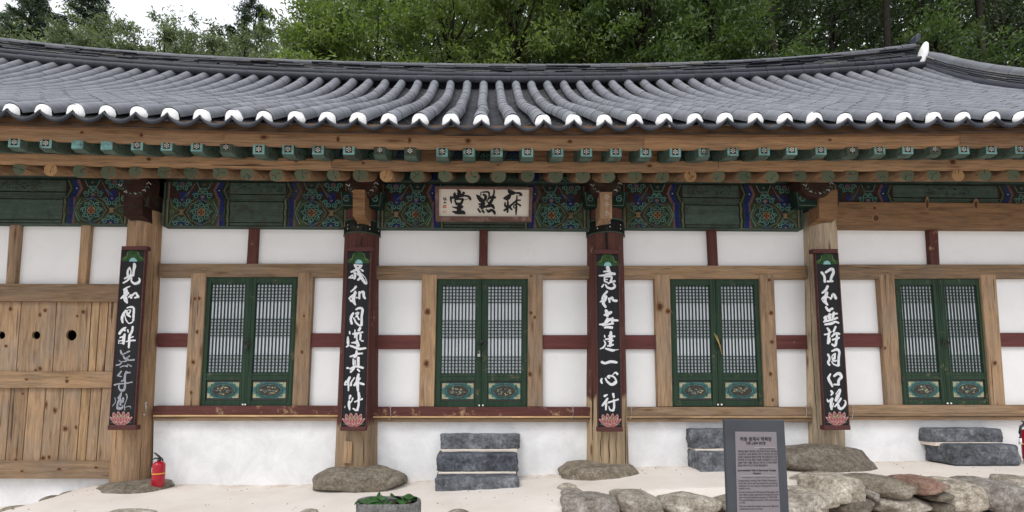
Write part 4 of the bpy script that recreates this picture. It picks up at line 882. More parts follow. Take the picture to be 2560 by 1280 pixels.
# descending ridge on the right
dm = cover_mesh('descending_ridge_tile', .085, .083, .35, 9, 'tile', th=.02); dm2 = cover_mesh('descending_base_tile', .08, .078, .35, 9, 'tiled', th=.02)
tl = 1.0; XD = 8.84
nD = 14
for i in range(nD):
    t0, t1 = 1 - (i + 1) / nD, 1 - i / nD
    for me_, off, dx in ((dm, .30, .02), (dm2, .05, -.06)):
        a, b_ = roof_pt(XD, t0, off), roof_pt(XD, t1, off)
        if i == 0 and off > .2: b_.z -= .06
        a.x += dx; b_.x += dx
        L, rt = tile_tf(a, b_); o = link(me_.name, me_, a, roof, rot=rt); o.scale = (1, L / .35, 1)
m = MB()
for li in range(5):
    for i in range(nD):
        t0, t1 = 1 - (i + 1) / nD, 1 - i / nD; off = .12 + li * .038; a, b_ = roof_pt(XD, t0, off), roof_pt(XD, t1, off); jx = rs.uniform(-.01, .01)
        x0_, x1_ = XD - .10 + jx, XD + .14
        m.add([(x0_, a.y + .004, a.z), (x1_, a.y + .004, a.z), (x1_, b_.y - .004, b_.z), (x0_, b_.y - .004, b_.z), (x0_, a.y + .004, a.z + .02), (x1_, a.y + .004, a.z + .02), (x1_, b_.y - .004, b_.z + .02), (x0_, b_.y - .004, b_.z + .02)], [(0, 1, 5, 4), (1, 2, 6, 5), (2, 3, 7, 6), (3, 0, 4, 7), (4, 5, 6, 7), (3, 2, 1, 0)], 1 if rs.random() < .25 else 0)
m.build('descending_flat_tiles', [M['tilem'], M['tilew']], roof, kind='stuff')

# ---------------------------------------------------------------- hooks on the sill
for (x, y0, y1) in ((365, 1008, 1038), (976, 1018, 1048), (1432, 1018, 1046), (1578, 1020, 1048), (2015, 1016, 1044), (2131, 1016, 1046)):
    Yh = 5.70 if x == 365 else 5.865; a, b_ = P(x, y0, Yh), P(x, y1, Yh); m = MB()
    m.tube([a + Vector((.012 * math.cos(t), 0, .012 * math.sin(t))) for t in np.linspace(-1.5, 4.7, 9)], .003, 5)
    m.tube([a, (a + b_) / 2 + Vector((.004, -.006, 0)), b_ + Vector((0, 0, .008)), b_ + Vector((-.012, -.008, 0)), b_ + Vector((-.02, -.008, .012))], .0032, 5)
    m.build('door_hook', M['steel'], hall)

# ================================================================ hanging boards
def stroke(m, pts, ox, oy, sc, Yp, mi=0, seed=0, wk=1.0, z0=0):
    """brush stroke from (x,y,width) in enlarged-picture units"""
    Q = []
    n = len(pts)
    if n == 1: pts = [pts[0], (pts[0][0] + 4, pts[0][1] + 4, pts[0][2])]; n = 2
    for i in range(n - 1):
        for t in np.linspace(0, 1, 5)[:-1]:
            p0, p1, p2, p3 = (np.array(pts[max(0, min(n - 1, j))], float) for j in (i - 1, i, i + 1, i + 2))
            Q.append(.5 * ((2 * p1) + (-p0 + p2) * t + (2 * p0 - 5 * p1 + 4 * p2 - p3) * t * t + (-p0 + 3 * p1 - 3 * p2 + p3) * t ** 3))
    Q.append(np.array(pts[-1], float)); r = random.Random(seed)
    def wp(x, y, k=0): p = P(ox + x / sc, oy + y / sc, Yp); p.y -= .002 + z0; return p
    L, Rr = [], []
    for i, q in enumerate(Q):
        a, b_ = Q[max(i - 1, 0)], Q[min(i + 1, len(Q) - 1)]; d = np.array([b_[0] - a[0], b_[1] - a[1]]); d /= (np.linalg.norm(d) + 1e-6); nn = np.array([-d[1], d[0]]); w = max(3, q[2] * wk) / 2
        L.append((q[0] + nn[0] * w * r.uniform(.9, 1.1), q[1] + nn[1] * w * r.uniform(.9, 1.1))); Rr.append((q[0] - nn[0] * w * r.uniform(.9, 1.1), q[1] - nn[1] * w * r.uniform(.9, 1.1)))
    d0 = Q[0] - Q[1]; d1 = Q[-1] - Q[-2]
    d0 = d0[:2] / (np.linalg.norm(d0[:2]) + 1e-6) * Q[0][2] * .35; d1 = d1[:2] / (np.linalg.norm(d1[:2]) + 1e-6) * Q[-1][2] * .35
    vs = [wp(*p) for p in L] + [wp(*p) for p in Rr] + [wp(Q[0][0] + d0[0], Q[0][1] + d0[1]), wp(Q[-1][0] + d1[0], Q[-1][1] + d1[1])]; n = len(Q)
    fs = [[i, i + 1, n + i + 1, n + i] for i in range(n - 1)] + [[2 * n, 0, n], [2 * n + 1, 2 * n - 1, n - 1]]
    m.add(vs, fs, mi)
ZL = .0001
def glyphs(chars, ox, oy, sc, Yp, parent, mat, name='brush_character', wk=1.0, faint=()):
    for ci, ch in enumerate(chars):
        m = MB()
        for si, st in enumerate(ch): stroke(m, st, ox, oy, sc, Yp, 0, ci * 31 + si, wk, z0=.0002 * si)
        m.build(name, M['glyphf'] if ci in faint else mat, parent)
def lotus(cx, cy, w, Yp, parent):
    m = MB(); lay = [0]
    def pet(x, y, ln, wd, an, mi, mj):
        lay[0] += 1
        for k, (s_, mm) in enumerate(((1.0, mj), (.74, mi))):
            pts = []
            for t in np.linspace(0, 2 * math.pi, 13)[:-1]:
                u = math.cos(t); v_ = math.sin(t) * (1 - .35 * u) ; a_, b_ = u * ln * s_, v_ * wd * s_
                pts.append((x + a_ * math.cos(an) - b_ * math.sin(an), y + a_ * math.sin(an) + b_ * math.cos(an)))
            vs = [P(a, b_, Yp) - Vector((0, .002 + lay[0] * .0003 + k * .00015, 0)) for a, b_ in pts]; m.add(vs[::-1], [list(range(12))], mm)
    h = w * .5
    for s_ in (-1, 1): pet(cx + s_ * w * .33, cy + h * .30, w * .16, w * .05, .15 * s_ if s_ > 0 else math.pi - .15, 3, 3)
    for dx in (-.30, -.11, .11, .30): pet(cx + dx * w, cy - h * .42 + abs(dx) * h * .4, h * .30, w * .085, -math.pi / 2 + dx * .9, 0, 1)
    pet(cx, cy - h * .18, w * .24, h * .16, 0, 2, 2)
    for dx, an in ((-.34, -2.45), (.34, -.70), (-.22, -2.2), (.22, -.95), (-.11, -1.8), (.11, -1.34)): pet(cx + dx * w, cy + h * .10, h * .44, w * .075, an, 0, 1)
    pet(cx, cy + h * .02, h * .40, w * .07, -math.pi / 2, 0, 1)
    for dx, an in ((-.2, -2.8), (.2, -.34), (-.09, -2.5), (.09, -.64)): pet(cx + dx * w, cy + h * .40, w * .17, h * .11, an, 0, 1)
    m.build('lotus_painting', [M['pinkd'], M['pinkl'], M['lgreen'], M['d_gn']], parent)
def hat(cx, top, w, h, Yp, parent):
    m = MB(); pts = [(-.5, .95), (-.5, .70), (-.36, .55), (-.26, .50), (-.20, .12), (-.10, 0), (.10, 0), (.20, .12), (.26, .50), (.36, .55), (.5, .70), (.5, .95), (.2, 1.0), (-.2, 1.0)]
    m.add([P(cx + a * w, top + b_ * h, Yp) - Vector((0, .002, 0)) for a, b_ in pts][::-1], [list(range(14))], 0)
    pts = [(-.17, 1.0), (-.14, .80), (-.05, .68), (.05, .68), (.14, .80), (.18, 1.0)]
    m.add([P(cx + a * w, top + b_ * h, Yp) - Vector((0, .0025, 0)) for a, b_ in pts][::-1], [list(range(6))], 1)
    for s_ in (-1, 1): m.add([P(cx + s_ * a * w, top + b_ * h, Yp) - Vector((0, .0024, 0)) for a, b_ in ((.22, .2), (.25, .2), (.31, .62), (.42, .72), (.40, .76), (.28, .68))], [list(range(6))], 2)
    m.build('leaf_painting', [M['hat'], M['hat2'], M['lgreen']], parent)
def hboard(label, top, bot, bart, barb, lot, ht, sets, Yp=5.66, faint=()):
    (x0, x1, yt), (x2, x3, yb) = top, bot
    base = P((x2 + x3) / 2, yb, Yp); t = thing('hanging_board', label, 'calligraphy board', base, 'vertical calligraphy boards hung on the columns')
    m = MB(); m.prism(quad([(x0, yt), (x1, yt), (x3, yb), (x2, yb)], Yp), .03, 0, .003); m.build('board', M['signblack'], t)
    for a, b_, c_, d in ((x0 - 2, x0, x2, x2 - 2), (x1, x1 + 3, x3 + 3, x3)):
        m = MB(); m.prism(quad([(a, yt), (b_, yt), (c_, yb), (d, yb)], Yp - .006), .04, 0, .002); m.build('side_strip', M['signbar'], t)
    for (a, b_, c_, d), (y0, y1) in bart, barb:
        m = MB(); m.prism(quad([(a, y0), (b_, y0), (c_, y1), (d, y1)], Yp - .03), .07, 0, .006); m.build('end_bar', M['signbar'], t)
    hat(*ht, Yp - .001, t); lotus(*lot, Yp - .001, t)
    off = 0
    for chars, ox, oy, sc, fn in sets: glyphs(chars, ox, oy, sc, Yp - .001, t, M['glyph'], faint=fn)
A1 = [[[(345, 370, 50), (350, 420, 60), (335, 500, 45), (325, 600, 45)], [(262, 440, 30), (225, 500, 40), (222, 570, 45), (240, 610, 50)], [(262, 445, 25), (285, 520, 28), (275, 580, 35), (290, 600, 40)], [(160, 655, 30), (230, 620, 45), (320, 590, 50)], [(135, 735, 28), (200, 700, 35), (290, 620, 40)], [(300, 640, 30), (295, 700, 35), (350, 745, 45), (420, 730, 55), (450, 680, 40), (430, 640, 20)]],
      [[(270, 795, 18), (200, 825, 35), (150, 870, 45)], [(180, 840, 60), (185, 900, 90), (200, 960, 80)], [(90, 1030, 20), (150, 980, 50), (240, 920, 40)], [(160, 960, 60), (180, 1040, 80), (215, 1110, 35)], [(230, 1010, 20), (290, 960, 45)], [(280, 960, 40), (290, 1020, 40)], [(290, 985, 40), (370, 920, 35), (400, 960, 45), (415, 990, 60)], [(350, 1015, 30), (430, 990, 45)]]]
A2 = [[[(340, 40, 30), (290, 120, 50), (265, 200, 50), (280, 280, 35)], [(355, 0, 20), (440, -20, 40), (490, 10, 40), (485, 120, 42), (475, 240, 40)], [(320, 130, 15), (340, 220, 25), (400, 290, 22), (470, 260, 25)], [(360, 60, 30), (370, 120, 50), (430, 170, 25)], [(350, 50, 15), (430, 40, 20), (390, 120, 35)]],
      [[(340, 365, 30), (270, 410, 50), (215, 490, 45)], [(300, 400, 60), (325, 430, 30)], [(320, 490, 35), (300, 560, 60), (295, 680, 45)], [(225, 560, 25), (280, 540, 30)], [(210, 600, 15), (205, 670, 18)], [(215, 625, 15), (300, 600, 25)], [(230, 670, 12), (310, 650, 20)], [(375, 410, 35), (385, 460, 25)], [(470, 350, 45), (455, 440, 45), (410, 530, 50), (405, 640, 45), (395, 750, 35)], [(340, 635, 20), (430, 615, 30), (520, 610, 30)], [(430, 560, 20), (480, 540, 30)]],
      [[(240, 800, 30), (265, 870, 35), (330, 850, 25), (410, 810, 35)], [(290, 900, 30), (330, 960, 40), (410, 900, 25)], [(210, 990, 25), (260, 1010, 15), (340, 1000, 30), (380, 960, 30)], [(380, 985, 25), (500, 975, 35)], [(150, 1080, 25), (230, 1060, 30), (270, 1010, 20)], [(230, 1120, 20), (300, 1090, 25), (370, 1100, 35)], [(370, 1060, 20), (450, 1100, 25)]]]
A3 = [[[(330, 60, 30), (260, 150, 35)], [(265, 150, 20), (330, 160, 25)], [(430, 70, 45), (400, 130, 40), (390, 220, 45)], [(430, 90, 30), (500, 85, 30)], [(330, 250, 30), (400, 220, 30)], [(195, 320, 30), (280, 300, 30), (400, 290, 25), (540, 265, 25)], [(400, 240, 40), (400, 330, 40), (380, 410, 45), (320, 420, 40), (285, 370, 30), (290, 320, 20)]],
      [[(335, 455, 25), (300, 540, 50), (265, 570, 30)], [(310, 580, 50), (265, 650, 35), (250, 770, 30)], [(320, 600, 30), (310, 700, 40)], [(365, 560, 40), (355, 650, 35)], [(250, 750, 60), (330, 760, 50), (360, 700, 20)], [(420, 490, 30), (440, 560, 18), (390, 700, 18), (395, 790, 18)], [(400, 740, 15), (490, 720, 18), (510, 760, 12)], [(210, 560, 18), (220, 640, 15), (160, 720, 14)]]]
hboard('black board of white brush characters, lower ones faded, on the column by the plank wall', (305, 361, 624), (273, 333, 1063), ((303, 367, 367, 303), (615, 624)), ((268, 341, 340, 268), (1063, 1075)), (303, 1047, 56), (333, 624, 56, 30), [(A1, 290, 610, 7.525, ()), (A2, 270, 770, 7.533, (2,)), (A3, 260, 920, 7.533, (0, 1))])
D1 = [[[(235, 390, 40), (290, 480, 50), (330, 560, 65), (370, 640, 60), (440, 740, 45), (470, 735, 30)], [(240, 390, 20), (370, 410, 40)], [(380, 400, 30), (300, 470, 50), (170, 530, 35)], [(355, 480, 30), (400, 510, 40)], [(380, 570, 20), (440, 640, 12), (470, 720, 15)], [(370, 560, 35), (340, 640, 50), (295, 680, 35)], [(230, 540, 35), (250, 600, 40), (235, 660, 35)], [(200, 580, 25), (215, 650, 25)], [(130, 640, 25), (190, 590, 25)], [(250, 540, 20), (330, 600, 30)], [(150, 640, 20), (210, 640, 30)]],
      [[(265, 800, 50), (230, 845, 35), (165, 900, 25)], [(255, 890, 40), (230, 970, 60), (215, 1060, 70), (255, 1150, 25)], [(130, 1030, 25), (200, 970, 40), (280, 920, 20)], [(140, 1040, 15), (180, 1080, 50)], [(265, 1010, 25), (290, 1010, 30)], [(330, 900, 40), (325, 1030, 40)], [(330, 930, 25), (400, 900, 50), (410, 980, 50), (440, 1030, 35)]]]
D2 = [[[(255, 90, 35), (215, 160, 50), (205, 230, 45), (225, 300, 45)], [(300, 30, 30), (370, 0, 45), (425, 30, 50), (410, 150, 45), (405, 330, 50)], [(260, 180, 25), (300, 270, 35), (370, 330, 35), (420, 320, 30)], [(290, 110, 30), (350, 85, 35), (300, 170, 30)], [(320, 140, 30), (360, 220, 35)]],
      [[(180, 440, 30), (185, 490, 30)], [(150, 540, 25), (150, 620, 50), (155, 700, 40), (120, 735, 25)], [(385, 370, 45), (350, 430, 50)], [(240, 490, 35), (330, 480, 40), (430, 455, 30)], [(320, 470, 55), (315, 560, 30), (330, 660, 60), (345, 720, 60)], [(390, 500, 40), (380, 600, 40)], [(400, 620, 25), (440, 620, 30)], [(215, 655, 20), (300, 650, 50)], [(190, 710, 30), (280, 740, 45), (370, 770, 50), (490, 755, 30)], [(285, 410, 25), (280, 560, 30)]],
      [[(315, 800, 30), (305, 880, 60), (270, 930, 50)], [(185, 915, 25), (250, 900, 40), (330, 865, 40), (425, 855, 30)], [(250, 960, 30), (255, 1080, 35)], [(345, 930, 55), (345, 1080, 50)], [(285, 980, 25), (290, 1070, 25)], [(130, 1130, 40), (170, 1130, 30)], [(190, 1150, 35), (300, 1100, 45), (440, 1130, 40)], [(270, 1130, 40), (200, 1210, 40)], [(330, 1150, 35), (370, 1195, 35)]]]
D3 = [[[(265, 170, 45), (230, 240, 50), (235, 330, 35), (235, 430, 25)], [(160, 310, 25), (200, 250, 50)], [(165, 320, 20), (220, 310, 20)], [(350, 180, 25), (290, 270, 30), (280, 330, 45)], [(425, 110, 40), (410, 200, 65), (405, 300, 60), (415, 440, 40)], [(460, 190, 30), (410, 240, 50), (340, 330, 40)], [(430, 280, 40), (530, 310, 40)], [(300, 240, 20), (330, 210, 20)]],
      [[(270, 520, 60), (250, 590, 20)], [(320, 560, 30), (290, 630, 25), (230, 690, 30)], [(250, 620, 40), (245, 700, 50), (260, 790, 25)], [(165, 750, 12), (175, 715, 10)], [(425, 460, 50), (440, 560, 50)], [(350, 640, 25), (400, 620, 30), (500, 580, 35)], [(430, 570, 40), (425, 700, 40), (400, 800, 45)], [(320, 760, 25), (380, 800, 40)]]]
hboard('blue-black board of crisp white brush characters on the maroon column with grey foot', (869, 925, 627), (854, 913, 1067), ((867, 931, 931, 867), (617, 627)), ((850, 915, 914, 850), (1067, 1077)), (884, 1051, 56), (897, 628, 56, 31), [(D1, 855, 610, 7.533, ()), (D2, 850, 770, 7.533, ()), (D3, 840, 920, 7.533, ())])
G1 = [[[(290, 430, 65), (310, 490, 60), (350, 530, 30)], [(215, 520, 25), (330, 510, 50)], [(130, 595, 25), (220, 590, 40), (330, 560, 55), (435, 565, 45)], [(235, 620, 30), (235, 700, 30)], [(250, 620, 25), (350, 610, 40), (370, 640, 35), (345, 710, 40)], [(240, 665, 22), (290, 670, 20)], [(235, 700, 30), (300, 730, 25)], [(185, 810, 35), (220, 760, 30)], [(250, 760, 25), (290, 820, 40), (370, 840, 45), (430, 800, 45), (400, 745, 35)], [(300, 745, 35), (350, 720, 30), (430, 700, 45)]],
      [[(285, 890, 45), (210, 980, 40), (190, 1040, 35)], [(265, 980, 60), (240, 1050, 60), (210, 1110, 60), (260, 1190, 40)], [(150, 1090, 20), (230, 1050, 50)], [(320, 1020, 45), (330, 1100, 35)], [(330, 1040, 40), (380, 1010, 45), (400, 1060, 45), (470, 1070, 45)]]]
G2 = [[[(260, 40, 50), (285, 110, 75), (280, 160, 50)], [(225, 135, 30), (300, 110, 60), (365, 75, 50)], [(300, 190, 40), (260, 260, 55)], [(385, 185, 45), (380, 280, 45)], [(135, 310, 25), (230, 300, 50), (330, 220, 55), (400, 230, 50), (490, 235, 35)], [(200, 330, 30), (300, 310, 35), (400, 290, 40)], [(230, 370, 30), (300, 360, 45), (380, 370, 55)]],
      [[(235, 510, 20), (240, 550, 30)], [(220, 600, 12), (250, 680, 35), (200, 760, 25)], [(155, 770, 20), (230, 730, 30)], [(355, 445, 40), (350, 530, 65), (350, 620, 60), (340, 720, 50)], [(310, 525, 30), (430, 535, 35)], [(250, 590, 30), (380, 570, 40)], [(300, 630, 20), (400, 610, 30)], [(290, 715, 30), (400, 690, 35)], [(250, 760, 30), (370, 795, 50), (440, 790, 20)], [(440, 790, 15), (500, 780, 10)]],
      [[(180, 1010, 50), (240, 1040, 45), (350, 1010, 55), (470, 1025, 40)]]]
G3 = [[[(185, 195, 30), (170, 240, 40), (190, 290, 30)], [(250, 190, 30), (290, 260, 40), (370, 310, 55), (440, 270, 60), (450, 230, 35), (400, 160, 35), (300, 145, 30)], [(290, 160, 40), (330, 190, 35)], [(385, 130, 15), (440, 85, 30), (480, 120, 45)]],
      [[(290, 500, 25), (230, 530, 50)], [(295, 570, 35), (240, 650, 50), (190, 710, 35)], [(265, 660, 45), (260, 790, 30)], [(395, 480, 45), (410, 560, 35)], [(300, 650, 35), (400, 620, 30), (495, 590, 35)], [(410, 600, 45), (415, 720, 40), (400, 800, 45)], [(315, 720, 15), (340, 790, 30), (400, 800, 40)]]]
hboard('black board with a one-bar character third from its bottom, on the half-maroon column', (1491, 1546, 634), (1497, 1553, 1068), ((1487, 1549, 1549, 1487), (623, 634)), ((1494, 1557, 1558, 1494), (1068, 1079)), (1525, 1052, 55), (1519, 634, 55, 31), [(G1, 1480, 610, 7.525, ()), (G2, 1480, 770, 7.525, ()), (G3, 1480, 920, 7.525, ())])
J1 = [[[(175, 530, 45), (230, 610, 45), (238, 720, 45)], [(250, 540, 40), (370, 470, 60), (400, 540, 55), (365, 620, 50), (345, 700, 45)], [(280, 705, 35), (390, 700, 40)]],
      [[(295, 790, 50), (260, 860, 50), (190, 925, 35)], [(280, 910, 60), (255, 1000, 60), (245, 1080, 60), (290, 1150, 40)], [(180, 1040, 30), (250, 980, 40), (310, 1010, 25)], [(190, 1060, 20), (230, 1100, 40)], [(330, 1000, 20), (345, 1040, 30)], [(355, 1040, 25), (395, 945, 50), (450, 1030, 55)]]]
J2 = [[[(220, -20, 40), (260, 40, 45), (300, 60, 40)], [(260, 50, 40), (350, 10, 50)], [(220, 160, 60), (215, 250, 60)], [(290, 110, 50), (290, 200, 60)], [(370, 80, 45), (350, 190, 50)], [(180, 190, 30), (300, 130, 30), (435, 105, 35)], [(175, 260, 30), (300, 230, 40), (440, 185, 40)], [(200, 310, 40), (330, 290, 50), (400, 260, 40), (465, 285, 30)]],
      [[(245, 375, 35), (285, 430, 50)], [(190, 500, 30), (250, 490, 30), (320, 445, 30)], [(290, 440, 40), (270, 560, 45), (265, 670, 50)], [(300, 560, 20), (295, 650, 25)], [(405, 350, 40), (365, 450, 40)], [(330, 540, 30), (400, 480, 45), (480, 490, 40)], [(430, 480, 30), (420, 600, 45), (400, 710, 50)], [(340, 600, 35), (470, 560, 40)], [(330, 680, 35), (390, 720, 45)]],
      [[(260, 870, 40), (290, 950, 45), (265, 1030, 45), (295, 1080, 30)], [(330, 815, 30), (430, 780, 50), (475, 830, 45), (460, 950, 45), (460, 1090, 50)], [(325, 1000, 15), (370, 1060, 30), (460, 1090, 35)], [(400, 860, 40), (340, 900, 20), (345, 960, 30), (370, 1000, 35), (420, 990, 30)], [(395, 880, 30), (380, 960, 50)]]]
J3 = [[[(235, 110, 30), (195, 190, 50), (230, 270, 50), (270, 350, 35)], [(295, 155, 40), (390, 100, 60), (440, 170, 55), (390, 230, 50), (380, 320, 50)], [(290, 310, 30), (400, 310, 40)]],
      [[(240, 430, 40), (270, 470, 45), (240, 515, 25)], [(170, 580, 12), (190, 630, 40), (270, 580, 50)], [(265, 570, 50), (240, 680, 50), (255, 780, 40)], [(290, 660, 20), (270, 740, 25)], [(410, 400, 40), (410, 450, 40), (370, 530, 70), (330, 620, 50)], [(330, 490, 20), (370, 440, 20), (400, 400, 30)], [(430, 570, 40), (370, 660, 40), (310, 730, 30)], [(370, 660, 30), (395, 750, 60), (450, 760, 45), (510, 690, 40), (510, 620, 25), (480, 610, 12)]]]
hboard('black board of white brush characters on the pale bare column behind the information slab', (2040, 2093.5, 632), (2063.6, 2122, 1064), ((2031.6, 2096, 2096, 2032), (622, 632)), ((2060, 2127, 2127.6, 2060.5), (1064, 1075)), (2092, 1047, 56), (2067, 632, 54, 29), [(J1, 2030, 610, 7.533, ()), (J2, 2035, 770, 7.533, ()), (J3, 2045, 920, 7.533, ())])
# name plaque
YP = 5.40
pl = thing('name_plaque', 'framed pale plaque with three large black brush characters under the eaves', 'name plaque', P(1210, 548, YP))
m = MB(); m.prism(quad([(1096, 470), (1325, 471), (1322, 543), (1097, 542)], YP), .03, 0, .001); m.build('plaque_board', M['plaque'], pl)
for o_ in ([(1087, 466), (1332, 468), (1324, 472), (1097, 470)], [(1097, 540), (1322, 541), (1329, 552), (1089, 551)], [(1087, 466), (1097, 470), (1097, 540), (1089, 551)], [(1324, 472), (1332, 468), (1329, 552), (1322, 541)]):
    m = MB(); m.prism(quad(o_, YP - .03), .06, 0, .004); m.build('plaque_frame', M['plaqueframe'], pl)
PC = [[[(610, 175, 15), (660, 220, 80), (670, 290, 110), (655, 350, 90)], [(560, 260, 50), (560, 320, 80), (620, 350, 60)], [(750, 240, 25), (795, 262, 50), (730, 305, 45)], [(460, 350, 40), (465, 430, 50), (480, 520, 20)], [(450, 380, 50), (600, 370, 70), (750, 335, 50), (880, 340, 50), (940, 400, 60), (940, 440, 40)], [(780, 440, 12), (900, 400, 15)], [(560, 430, 45), (580, 490, 45), (610, 550, 60)], [(560, 425, 40), (740, 410, 50), (755, 440, 60), (700, 550, 60)], [(600, 520, 50), (720, 520, 50)], [(680, 540, 90), (670, 640, 120), (660, 760, 110)], [(495, 605, 20), (620, 630, 60), (750, 600, 80)], [(500, 720, 30), (620, 740, 80), (760, 730, 80), (810, 780, 40)], [(570, 765, 35), (800, 770, 40)]],
      [[(1090, 310, 20), (1150, 370, 100), (1200, 470, 60)], [(1205, 320, 35), (1205, 250, 20), (1270, 240, 35), (1395, 245, 50), (1400, 380, 40), (1370, 430, 40)], [(1260, 295, 50), (1325, 350, 70), (1300, 440, 80)], [(1190, 400, 80), (1250, 490, 110), (1240, 600, 110), (1220, 650, 60)], [(1150, 540, 40), (1260, 530, 50)], [(1160, 600, 40), (1300, 605, 50), (1420, 570, 90)], [(1400, 390, 60), (1500, 360, 60), (1560, 380, 60)], [(1525, 180, 30), (1530, 240, 45), (1515, 330, 35)], [(1510, 330, 80), (1480, 430, 70), (1420, 540, 90), (1500, 590, 80), (1530, 650, 40)], [(1370, 440, 30), (1345, 475, 25), (1400, 500, 40)], [(1130, 650, 40), (1190, 740, 50)], [(1240, 690, 60), (1280, 750, 45)], [(1330, 660, 20), (1390, 720, 70), (1460, 680, 60), (1530, 730, 70), (1545, 790, 40)]],
      [[(1870, 180, 20), (1900, 220, 90), (1980, 260, 110), (2050, 260, 50)], [(2050, 260, 40), (2160, 270, 60), (2210, 320, 35), (2140, 325, 25)], [(1930, 300, 60), (1850, 360, 80), (1770, 400, 60)], [(1930, 300, 60), (1880, 370, 110), (1820, 420, 70)], [(1860, 430, 30), (1870, 520, 50), (1860, 620, 60), (1860, 740, 50)], [(1800, 490, 30), (1800, 570, 60), (1860, 620, 60)], [(1770, 700, 50), (1850, 640, 60), (1950, 560, 50), (2080, 450, 50)], [(1900, 600, 60), (1970, 680, 40)], [(2090, 320, 25), (2085, 450, 45), (2075, 600, 50), (2070, 720, 45), (2068, 820, 10)], [(2110, 440, 40), (2180, 440, 35)], [(2030, 640, 30), (2010, 580, 30), (2100, 530, 40), (2180, 580, 50)]],
      [[(285, 370, 15), (290, 440, 15)], [(270, 400, 15), (300, 395, 15)], [(330, 360, 12), (325, 450, 15)], [(300, 430, 15), (365, 430, 18)], [(310, 400, 12), (350, 400, 20)], [(285, 500, 15), (350, 500, 18)], [(315, 465, 12), (315, 500, 15)], [(290, 510, 12), (345, 510, 14)]]]
glyphs(PC, 1080, 456, 9.846, YP - .001, pl, M['ink'])
for (x0, x1, y0, y1), k in (((268, 350, 553, 630), 'seal'), ((262, 355, 690, 758), 'sealp')):
    m = MB(); q_ = lambda x, y: (1080 + x / 9.846, 456 + y / 9.846)
    m.prism(quad([q_(x0, y0), q_(x1, y0), q_(x1, y1), q_(x0, y1)], YP - .004), .003, 0, .0005)
    for j in range(3): m.prism(quad([q_(x0 + 8, y0 + 15 + j * 20), q_(x1 - 8, y0 + 15 + j * 20), q_(x1 - 8, y0 + 20 + j * 20), q_(x0 + 8, y0 + 20 + j * 20)], YP - .006), .002, 1, .0002)
    m.build('seal_mark', [M[k], M['plaque']], pl)

# ================================================================ stones
def blob(name, c, r, seed, mat, rough=.16, p=3.0, sub=3, parent=None, **k):
    bm = bmesh.new(); bmesh.ops.create_icosphere(bm, subdivisions=sub, radius=1); sv = Vector((seed * 3.1, seed * 1.7, seed)); rp = random.Random(seed); planes = [(Vector((rp.gauss(0, 1), rp.gauss(0, 1), rp.gauss(0, 1))).normalized(), rp.uniform(.90, 1.22)) for _ in range(18)]
    for v_ in bm.verts:
        d = v_.co.normalized(); f = (abs(d.x) ** p + abs(d.y) ** p + abs(d.z) ** p) ** (-1 / p)
        f = min(f, min(pd / max(.05, pn.dot(d)) for pn, pd in planes))
        f *= 1 + rough * .55 * (noise.noise(d * 1.1 + sv) * 1.1 + .5 * noise.noise(d * 2.6 + sv) + .28 * noise.noise(d * 6 + sv) + .13 * noise.noise(d * 14 + sv))
        v_.co = Vector((d.x * f * r[0], d.y * f * r[1], d.z * f * r[2]))
    me = bpy.data.meshes.new(name); bm.to_mesh(me); bm.free(); me.materials.append(mat); me.polygons.foreach_set('use_smooth', [True] * len(me.polygons))
    return link(name, me, c, parent, **k)
def from_px(x0, x1, y0, y1, Y): a, b_ = P(x0, y0, Y), P(x1, y1, Y); return (a.x + b_.x) / 2, (a.z + b_.z) / 2, abs(b_.x - a.x) / 2, abs(a.z - b_.z) / 2
FS = [('long grey flat rock under the bare brown column', 200, 388, 1200, 1238, 5.80, 1.3), ('broad rounded boulder under the maroon column with grey foot', 765, 1003, 1164, 1218, 5.75, 1.15), ('mossy flat boulder under the column with the single-bar board', 1409, 1612, 1152, 1197, 5.78, 1.2), ('large brown boulder under the pale bare column behind the slab', 1950, 2214, 1107, 1167, 5.72, 1.15)]
for i, (lb, x0, x1, y0, y1, Y, kz) in enumerate(FS):
    x, z, rx, rz = from_px(x0, x1, y0, y1, Y - .25)
    zt_s = P((x0 + x1) / 2, y0 + 2, 5.84).z; hz_s = (zt_s - P((x0 + x1) / 2, y1, Y - .3).z) * .95
    o = blob('foundation_stone', (x, Y + .06, zt_s - hz_s), (rx * 1.0, .36, hz_s), 11 + i, M['stone2'], .15, 3.2, 4, label=lb, category='boulder', group='foundation stones under the columns')
def gz(x, y): return ground_z(x, y)
FL = [('thin grey flat stone in the sand at the far left', 5, 115, 1262, 1282, 5.35), ('grey flat stone above the leftmost flat stone', 100, 188, 1238, 1262, 5.7), ('tiny grey stone against the low wall, left of the bare column', 156, 184, 1228, 1241, 5.95),
      ('small rounded rock cropped by the frame, left of the granite bowl', 268, 392, 1270, 1300, 4.45), ('small half buried stone left of the granite bowl', 750, 795, 1273, 1288, 4.5), ('small half buried stone between the granite bowl and steps', 1118, 1172, 1274, 1290, 4.5),
      ('topmost small brown stone in the sand step', 1395, 1440, 1208, 1224, 5.25), ('second flat stone in the sand step', 1402, 1455, 1220, 1236, 5.0), ('broad flat stone in the sand above the low wall', 1405, 1478, 1232, 1252, 4.8), ('long wedge stone lying from the boulder to the wall corner', 1985, 2140, 1180, 1212, 5.15)]
for i, (lb, x0, x1, y0, y1, Y) in enumerate(FL):
    x, z, rx, rz = from_px(x0, x1, y0, y1, Y); blob('flat_stone', (x, Y, z - rz * .3), (rx * 1.05, max(.09, rx * .35) if rx < .3 else .16, rz * 1.2), 40 + i, M['stone2'] if i in (0, 1, 2) else M['stone'], .2, 2.4, 3, label=lb, category='flat stone', group='flat stones set in the sand')
